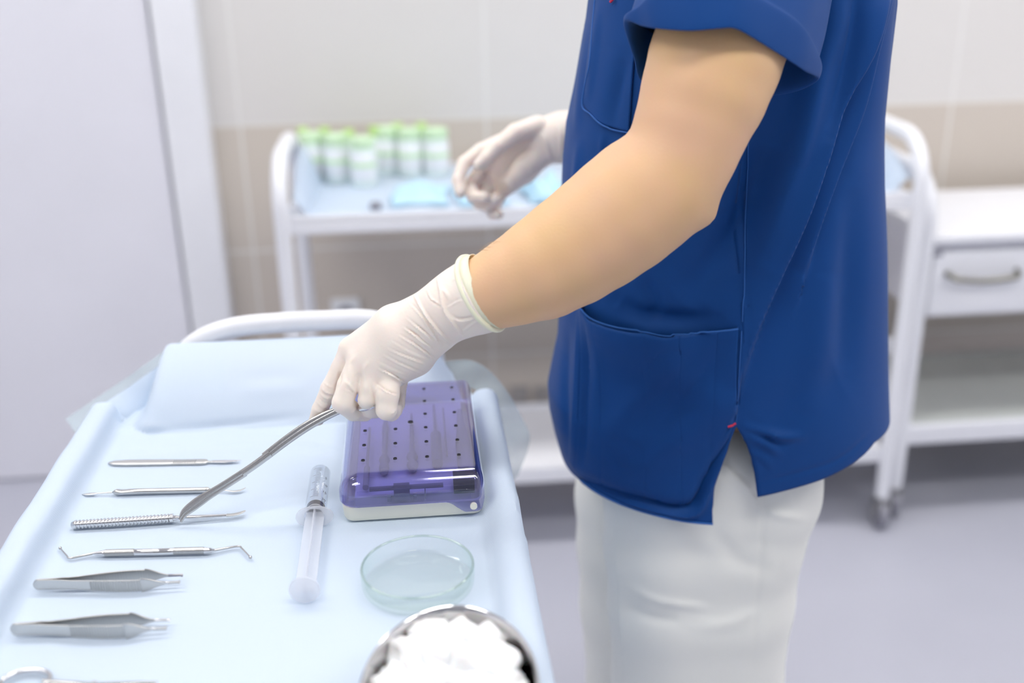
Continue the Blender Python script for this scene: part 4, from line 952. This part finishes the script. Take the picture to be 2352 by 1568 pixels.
pf = [([(1655, 1050), (1690, 1090), (1730, 1130), (1752, 1175)], 4, 3, 'S'), ([(1735, 1120), (1748, 1150), (1756, 1180), (1745, 1300), (1735, 1420), (1720, 1568)], 3.5, -1.6, 'g'),
      ([(1440, 1350), (1520, 1380), (1620, 1395)], 9, 3, 'r'), ([(1430, 1390), (1500, 1420), (1560, 1425)], 12, -3, 'g'),
      ([(1745, 1160), (1790, 1180), (1840, 1190)], 10, 2.5, 'r'), ([(1460, 1180), (1450, 1300), (1455, 1420)], 16, -2.5, 'g'),
      ([(1520, 1200), (1600, 1240), (1680, 1260)], 22, 2, 'r'), ([(1600, 1440), (1680, 1430), (1740, 1400)], 14, 2, 'r'),
      ([(1410, 1210), (1420, 1330), (1432, 1460), (1436, 1568)], 10, 2.5, 'r'), ([(1660, 1070), (1645, 1100), (1690, 1115)], 6, 1.5, 'r'),
      ([(1640, 1230), (1700, 1290), (1780, 1310)], 20, -2.5, 'g')]
V = crease(V, Fs, pf)
mk('trousers', V, Fs, PANTS, pe, label='white cotton trousers')
for y, x in ((1.095, at(1590, 1560, y=1.095)[0]), (1.255, at(1510, 1560, y=1.255)[0])):
    sh = SDF((x-.22, y-.07, -.01), (x+.10, y+.07, .12), .005)
    sh.chain([(np.array([x+.03, y, .045]), .036), (np.array([x-.06, y, .040]), .036), (np.array([x-.14, y, .034]), .032)], .02)
    sh.chain([(np.array([x, y, .05]), .04), (np.array([x+.005, y, .075]), .038)], .02)
    zz_ = sh.lo[2]+sh.h*np.arange(sh.n[2]); sh.D = np.maximum(sh.D, (.002-zz_)[None, None, :])
    V, Fs = sh.mesh(); mk('clog', V, Fs, WHITE, pe)
# body: one continuous skin surface (arms, trunk, neck, legs)
armp = [((1520, -60), (1830, -60), .945), ((1512, 60), (1822, 70), .938), ((1486, 140), (1795, 145), .935), ((1470, 200), (1763, 228), .935), ((1456, 268), (1722, 306), .937), ((1446, 310), (1694, 372), .94),
        ((1425, 342), (1668, 425), .943), ((1390, 368), (1642, 476), .947), ((1345, 398), (1608, 506), .95), ((1300, 434), (1560, 546), .952), ((1248, 480), (1500, 586), .955), ((1195, 520), (1430, 632), .958),
        ((1145, 552), (1350, 680), .961), ((1112, 572), (1270, 712), .964), ((1090, 586), (1212, 733), .967), ((1072, 600), (1150, 752), .968), ((1052, 625), (1112, 750), .97), ((1030, 650), (1080, 745), .972)]
bd = SDF((.0, .82, .03), (.62, 1.52, 1.62), .005)
ch = []
for p, q, d in armp:
    a_ = A3(*p, d); b_ = A3(*q, d); ch.append(((a_+b_)/2, float(np.linalg.norm(b_-a_))/2*.985))
bd.chain([(np.array([.345, 1.03, 1.42]), .062), (A3(1690, -200, .96), .058), ch[0]], .02)
bd.chain(ch, .003)
bd.cone(A3(1600, 478, .957), A3(1617, 488, .957), .017, .0075, .022)   # point of the elbow
far_sh = np.array([.34, 1.31, 1.42]); far_el = np.array([.40, 1.40, 1.15])
bd.chain([(far_sh, .055), (far_el, .043), (A3(1400, 330, 1.46), .034), (A3(1320, 314, 1.47), .026), (A3(1300, 314, 1.47), .020)], .01)
for yy in (1.13, 1.17, 1.22):
    bd.chain([(np.array([.34, yy, 1.40]), .07), (np.array([.33, yy, 1.2]), .075), (np.array([.35, yy, 1.0]), .07), (np.array([.36, yy, .90]), .065)], .02)
bd.chain([(np.array([.34, 1.17, 1.42]), .07), (np.array([.33, 1.17, 1.60]), .05)], .03)
for yy, x in ((1.115, .315), (1.24, .30)):
    bd.chain([(np.array([x+.03, yy, .9]), .055), (np.array([x, yy, .5]), .05), (np.array([x, yy, .42]), .05), (np.array([x+.01, yy, .12]), .035)], .02)
for k in (0, -1):
    for a_ in range(3):
        ix = [slice(None)]*3; ix[a_] = k; bd.D[tuple(ix)] = np.maximum(bd.D[tuple(ix)], .001)
V, Fs = bd.mesh(); V = relax(V, Fs, 3)
V = crease(V, Fs, [([(1575, 500), (1600, 492), (1622, 480)], 4, -.5, 'g'), ([(1580, 490), (1600, 482), (1618, 470)], 4, -.4, 'g'), ([(1440, 330), (1455, 345), (1470, 365)], 6, -.6, 'g')])
body = mk('body', V, Fs, SKIN, pe, label='bare tanned forearm and upper arm')
# short fair hairs along the edge of the forearm
hv = []; hf = []
for k in range(150):
    t = rng.uniform(0, 1)
    i = rng.integers(6, 13); f_ = rng.uniform(); (p, q, d), (p2, q2, d2) = armp[i], armp[i+1]
    c_ = ch[i][0]*(1-f_)+ch[i+1][0]*f_; r_ = ch[i][1]*(1-f_)+ch[i+1][1]*f_
    e_ = A3(*p, d)*(1-f_)+A3(*p2, d2)*f_-c_; e_ /= np.linalg.norm(e_); v_ = FW*rng.uniform(-.5, .4); n_ = e_+v_; n_ /= np.linalg.norm(n_)
    ax_ = ch[i+1][0]-ch[i][0]; ax_ /= np.linalg.norm(ax_)
    s0 = c_+n_*(r_-.0008); s1 = s0+n_*.0028+ax_*.003; s2 = s1+n_*.001+ax_*.0035
    v0, f0 = tube([s0, s1, s2], [.00009, .00007, .00003], 4); hf += [tuple(i_+len(hv) for i_ in f__) for f__ in f0]; hv += v0
hr = mk('arm_hair', hv, hf, material('fair_hair', (.55, .38, .22), .5), body); hr.location = (0, 0, 0); hr['kind'] = 'stuff'
# near hand (left), gloved, holding the forceps
def P3(px, py, d, r): return (A3(px, py, d), r*.001)
def hand(lo, hi, h, palm, fingers, cuff, kp=.010):
    s = SDF(lo, hi, h)
    for c_ in palm: s.chain([P3(*q) for q in c_], kp)
    for c_ in cuff: s.chain([P3(*q) for q in c_], .006)
    for c_ in fingers: 
        g = SDF(lo, hi, h)   # each finger is its own rod, fused only where it roots in the palm
        s.chain([P3(*q) for q in c_], .0022)
    return s
pts = [A3(*p) for p in ((690, 1000, .95), (1180, 560, 1.06), (690, 560, 1.06), (1180, 1000, .93))]
lo = np.min(pts, axis=0)-.02; hi = np.max(pts, axis=0)+.02
palm = [[(985, 706, .975, 17), (900, 741, .985, 14.5), (806, 801, 1.0, 11.5)],
        [(992, 722, .972, 17), (905, 765, .980, 15), (829, 824, .989, 12.5)],
        [(1000, 738, .970, 17), (925, 790, .978, 15), (857, 846, .986, 12.5)],
        [(1008, 755, .972, 16), (945, 815, .982, 14.5), (893, 864, .988, 12)],
        [(1010, 768, .982, 15), (958, 825, .998, 13), (912, 860, 1.0, 11)],
        [(990, 715, 1.0, 14), (930, 775, 1.012, 13), (890, 830, 1.016, 11)]]
fingers = [[(806, 801, 1.0, 11.0), (783, 845, 1.003, 9.2), (757, 892, 1.006, 8.4), (735, 940, 1.012, 7.6), (724, 972, 1.017, 7.0)],
           [(829, 824, .989, 11.8), (800, 885, .985, 10.2), (787, 925, .985, 9.8), (812, 945, 1.0, 8.6), (838, 948, 1.015, 8.2)],
           [(857, 846, .986, 11.2), (847, 890, .983, 8.6), (842, 918, .984, 7.8), (850, 940, 1.0, 7.6), (862, 943, 1.013, 7.4)],
           [(893, 864, .988, 11.5), (890, 905, .982, 10.8), (888, 940, .983, 9.8), (898, 946, 1.0, 8.4), (906, 940, 1.012, 8.0)],
           [(935, 800, 1.018, 12), (915, 860, 1.030, 10.5), (910, 905, 1.030, 9.0), (911, 928, 1.022, 8.2)]]
cuff = [[(1000, 735, .978, 26), (1034, 709, .972, 29.0), (1065, 692, .970, 31.5), (1104, 676, .968, 34.5), (1130, 664, .968, 35.5)]]
nh = hand(lo, hi, .0013, palm, fingers, cuff)
# cut the cuff square at the rolled rim
ra, rb = A3(1068, 592, .968), A3(1150, 752, .968); rcen = (ra+rb)/2; rdir = A3(1180, 640, .966)-A3(1040, 708, .97); rdir /= np.linalg.norm(rdir)
erim = rb-ra; erim /= np.linalg.norm(erim); rdir -= erim*(rdir@erim); rdir /= np.linalg.norm(rdir)
X_ = np.stack(np.meshgrid(*[nh.lo[k]+nh.h*np.arange(nh.n[k]) for k in range(3)], indexing='ij'), -1)
# hollow bowed opening: the rim lies on a curved line, nearest flank drawn towards the hand
tv = (X_-rcen)@erim; fv = (X_-rcen)@(-FW)
cut = (X_-rcen)@rdir + .010*np.clip(fv/.03, -.3, 1)
nh.D = np.maximum(nh.D, cut.astype(np.float32)); del X_
V, Fs = nh.mesh(); V = relax(V, Fs, 2)
def cz(L_, ox=700, oy=740, s=6.03): return [(ox+x/s, oy+y/s) for x, y in L_]
c2z = lambda L_: cz(L_, 920, 560, 6.535)
gl = [(cz([(1030, 640), (1200, 720), (1330, 800), (1440, 855)]), 2.6, 1.6, 's'), (cz([(1010, 870), (1150, 965), (1300, 1015)]), 2.6, 1.5, 's'), (cz([(1130, 975), (1200, 1000), (1290, 1030)]), 2.2, -.8, 'g'),
      (cz([(560, 820), (640, 900), (700, 1000)]), 2.6, 1.1, 'r'), (cz([(560, 930), (640, 960), (690, 1010)]), 2, .9, 's'),
      (cz([(1110, 460), (1300, 560), (1500, 650), (1620, 700)]), 2.6, 1.0, 's'), (cz([(1170, 370), (1350, 450), (1640, 560)]), 2.6, 1.1, 's'), (cz([(1330, 190), (1560, 330), (1740, 470), (1790, 540)]), 2.8, 1.5, 's'),
      (cz([(1390, 80), (1600, 230), (1790, 380)]), 2.6, 1.2, 's'), (cz([(1500, 30), (1650, 130), (1800, 260)]), 2.4, 1.1, 's'), (cz([(1220, 270), (1450, 400), (1680, 500)]), 2.4, .8, 's'), (cz([(1040, 560), (1250, 660), (1440, 740)]), 2.4, .7, 's'),
      (cz([(240, 920), (310, 975), (410, 985)]), 1.8, .9, 'r'), (cz([(215, 990), (290, 1050), (390, 1050)]), 1.8, .9, 'r'), (cz([(170, 1100), (230, 1160), (330, 1190)]), 1.8, .9, 'r'), (cz([(270, 830), (340, 890), (430, 910)]), 1.8, .7, 'r'),
      (cz([(130, 1200), (200, 1240), (290, 1260)]), 1.8, .6, 'r'), (cz([(225, 955), (300, 1010), (400, 1018)]), 1.6, -.7, 'g'), (cz([(190, 1045), (260, 1105), (360, 1120)]), 1.6, -.7, 'g'),
      (cz([(620, 1260), (670, 1240), (720, 1180)]), 2, 1.0, 'r'), (cz([(1180, 1270), (1230, 1240), (1270, 1200)]), 2, 1.0, 'r'), (cz([(640, 900), (620, 600), (700, 480)]), 5, 1.0, 'r'), (cz([(840, 800), (830, 640), (900, 540)]), 5, 1.0, 'r'),
      (cz([(740, 700), (760, 850), (780, 1000)]), 9, -1.0, 'g'), (cz([(900, 860), (940, 960), (965, 1080)]), 3, -1.2, 'g'), (cz([(490, 680), (480, 800), (440, 930)]), 4, -2.0, 'g'),
      (c2z([(205, 765), (330, 980), (480, 1200), (760, 1510)]), 3.0, 2.6, 'r'), (c2z([(260, 850), (400, 1060), (560, 1260), (740, 1440)]), 2.5, -1.2, 'g'), (c2z([(160, 910), (300, 1060), (430, 1240), (540, 1400), (620, 1560)]), 2.4, 1.3, 's'),
      (c2z([(555, 505), (600, 700), (650, 980), (760, 1150), (930, 1390)]), 3.0, 2.4, 'r'), (c2z([(640, 960), (540, 890), (450, 830), (400, 730)]), 2.6, 1.2, 's'), (c2z([(600, 660), (680, 740), (720, 820)]), 4, 1.2, 'r'),
      (c2z([(710, 940), (840, 860), (940, 830)]), 3, 1.0, 's'), (c2z([(740, 1060), (860, 1140), (1060, 1120), (1120, 1070)]), 3.4, 1.2, 's'), (c2z([(940, 1310), (1060, 1210), (1160, 1140)]), 3, 1.2, 'r'), (c2z([(780, 550), (870, 490)]), 3, .7, 'r'),
      (c2z([(60, 1260), (260, 1400), (400, 1560)]), 2.4, 1.0, 's'), (c2z([(100, 1120), (260, 1250), (460, 1420)]), 2.4, .9, 's')]
V = crease(V, Fs, gl)
g1 = mk('glove', V, Fs, GLOVE, pe, label='cream latex glove on the hand gripping the forceps')
# rolled rim and the inside of the cuff showing beyond it
def rimring(r1, r2, sh, n=72):
    e3 = np.cross(rdir, erim); e3 /= np.linalg.norm(e3)
    if e3@FW > 0: e3 = -e3
    out = []
    for k in range(n):
        a = 2*math.pi*k/n; f_ = math.sin(a)*r2
        out.append(rcen+erim*math.cos(a)*r1+e3*f_-rdir*(.4*max(f_, -.01)+sh))
    return out
hw = float(np.linalg.norm(rb-ra))/2
o = mk('rolled_rim', *tube(rimring(hw*1.03, .0325, .001), .0026, 12, closed=True), RIM, g1); o.location = (0, 0, 0)
ro = rimring(hw*1.02, .032, 0); ri = [p+rdir*(.007+.004*math.sin(2*math.pi*i/72)) for i, p in enumerate(rimring(hw*.985, .0315, 0))]
V = ro+ri; Fs = [(i, (i+1) % 72, 72+(i+1) % 72, 72+i) for i in range(72)]
o = mk('cuff_lip', V, Fs, RIM, g1); o.location = (0, 0, 0); m = o.modifiers.new('s', 'SOLIDIFY'); m.thickness = .0008
# far hand (right), gloved
pts = [A3(*p) for p in ((1010, 240, 1.38), (1360, 520, 1.56), (1010, 520, 1.38), (1360, 220, 1.56), (1360, 240, 1.40))]
lo = np.min(pts, axis=0)-.01; hi = np.max(pts, axis=0)+.01
palm = [[(1265, 303, 1.47, 20), (1205, 318, 1.475, 16), (1150, 330, 1.475, 12)], [(1265, 318, 1.475, 20), (1205, 350, 1.487, 15), (1143, 368, 1.49, 12)],
        [(1262, 330, 1.475, 20), (1205, 375, 1.49, 15), (1145, 402, 1.492, 12)], [(1262, 335, 1.47, 19), (1205, 395, 1.485, 15), (1160, 432, 1.49, 12)], [(1255, 345, 1.465, 15), (1205, 385, 1.47, 13), (1170, 420, 1.478, 11)], [(1150, 380, 1.492, 13), (1112, 422, 1.493, 12)]]
fingers = [[(1150, 328, 1.475, 12), (1105, 347, 1.468, 11), (1066, 374, 1.462, 9.3), (1052, 412, 1.455, 8.6), (1058, 442, 1.45, 7.8)],
           [(1143, 368, 1.49, 11), (1106, 394, 1.485, 11.5), (1080, 424, 1.478, 10), (1086, 452, 1.462, 8.6), (1114, 453, 1.452, 8.0)],
           [(1145, 402, 1.492, 11), (1115, 440, 1.492, 9.5), (1100, 466, 1.485, 9), (1120, 474, 1.47, 8.5), (1137, 458, 1.458, 7.8)],
           [(1160, 432, 1.49, 10), (1140, 465, 1.492, 8.6), (1131, 490, 1.485, 8), (1145, 492, 1.472, 7.4)],
           [(1235, 292, 1.455, 16), (1185, 306, 1.445, 13.5), (1140, 338, 1.435, 11), (1118, 362, 1.432, 9.6), (1101, 378, 1.432, 8.4)]]
fh = hand(lo, hi, .0018, palm, fingers, [[(1262, 320, 1.47, 31), (1290, 316, 1.468, 34.5), (1345, 312, 1.465, 37)]], .009)
zz_ = (project(np.stack(np.meshgrid(*[fh.lo[k]+fh.h*np.arange(fh.n[k]) for k in range(3)], indexing='ij'), -1))[..., 0]-1335)*.0006
fh.D = np.maximum(fh.D, zz_.astype(np.float32))
V, Fs = fh.mesh(); V = relax(V, Fs, 2)
c3 = lambda L_: cz(L_, 1000, 240, 5.6)
V = crease(V, Fs, [(c3([(1340, 340), (1420, 480), (1480, 680), (1500, 760)]), 3.5, 2.2, 'r'), (c3([(1570, 260), (1610, 420), (1620, 700)]), 3.5, 2.2, 'r'), (c3([(1190, 760), (1230, 840), (1270, 920)]), 3, 1.2, 'r'),
                   (c3([(990, 590), (880, 690), (760, 760)]), 3.5, 1.5, 's'), (c3([(890, 980), (980, 1060), (1000, 1160)]), 4, 1.4, 'r'), (c3([(620, 860), (720, 960), (760, 1080)]), 9, -4, 'g')])
mk('glove', V, Fs, GLOVE, pe, label='cream latex glove on the half closed far hand')
# ------------------------------------------------------------------ render switches that belong to the scene
SC.cycles.use_denoising = True
SC.cycles.max_bounces = 10; SC.cycles.transparent_max_bounces = 24; SC.cycles.diffuse_bounces = 5
SC.cycles.caustics_reflective = False; SC.cycles.caustics_refractive = False
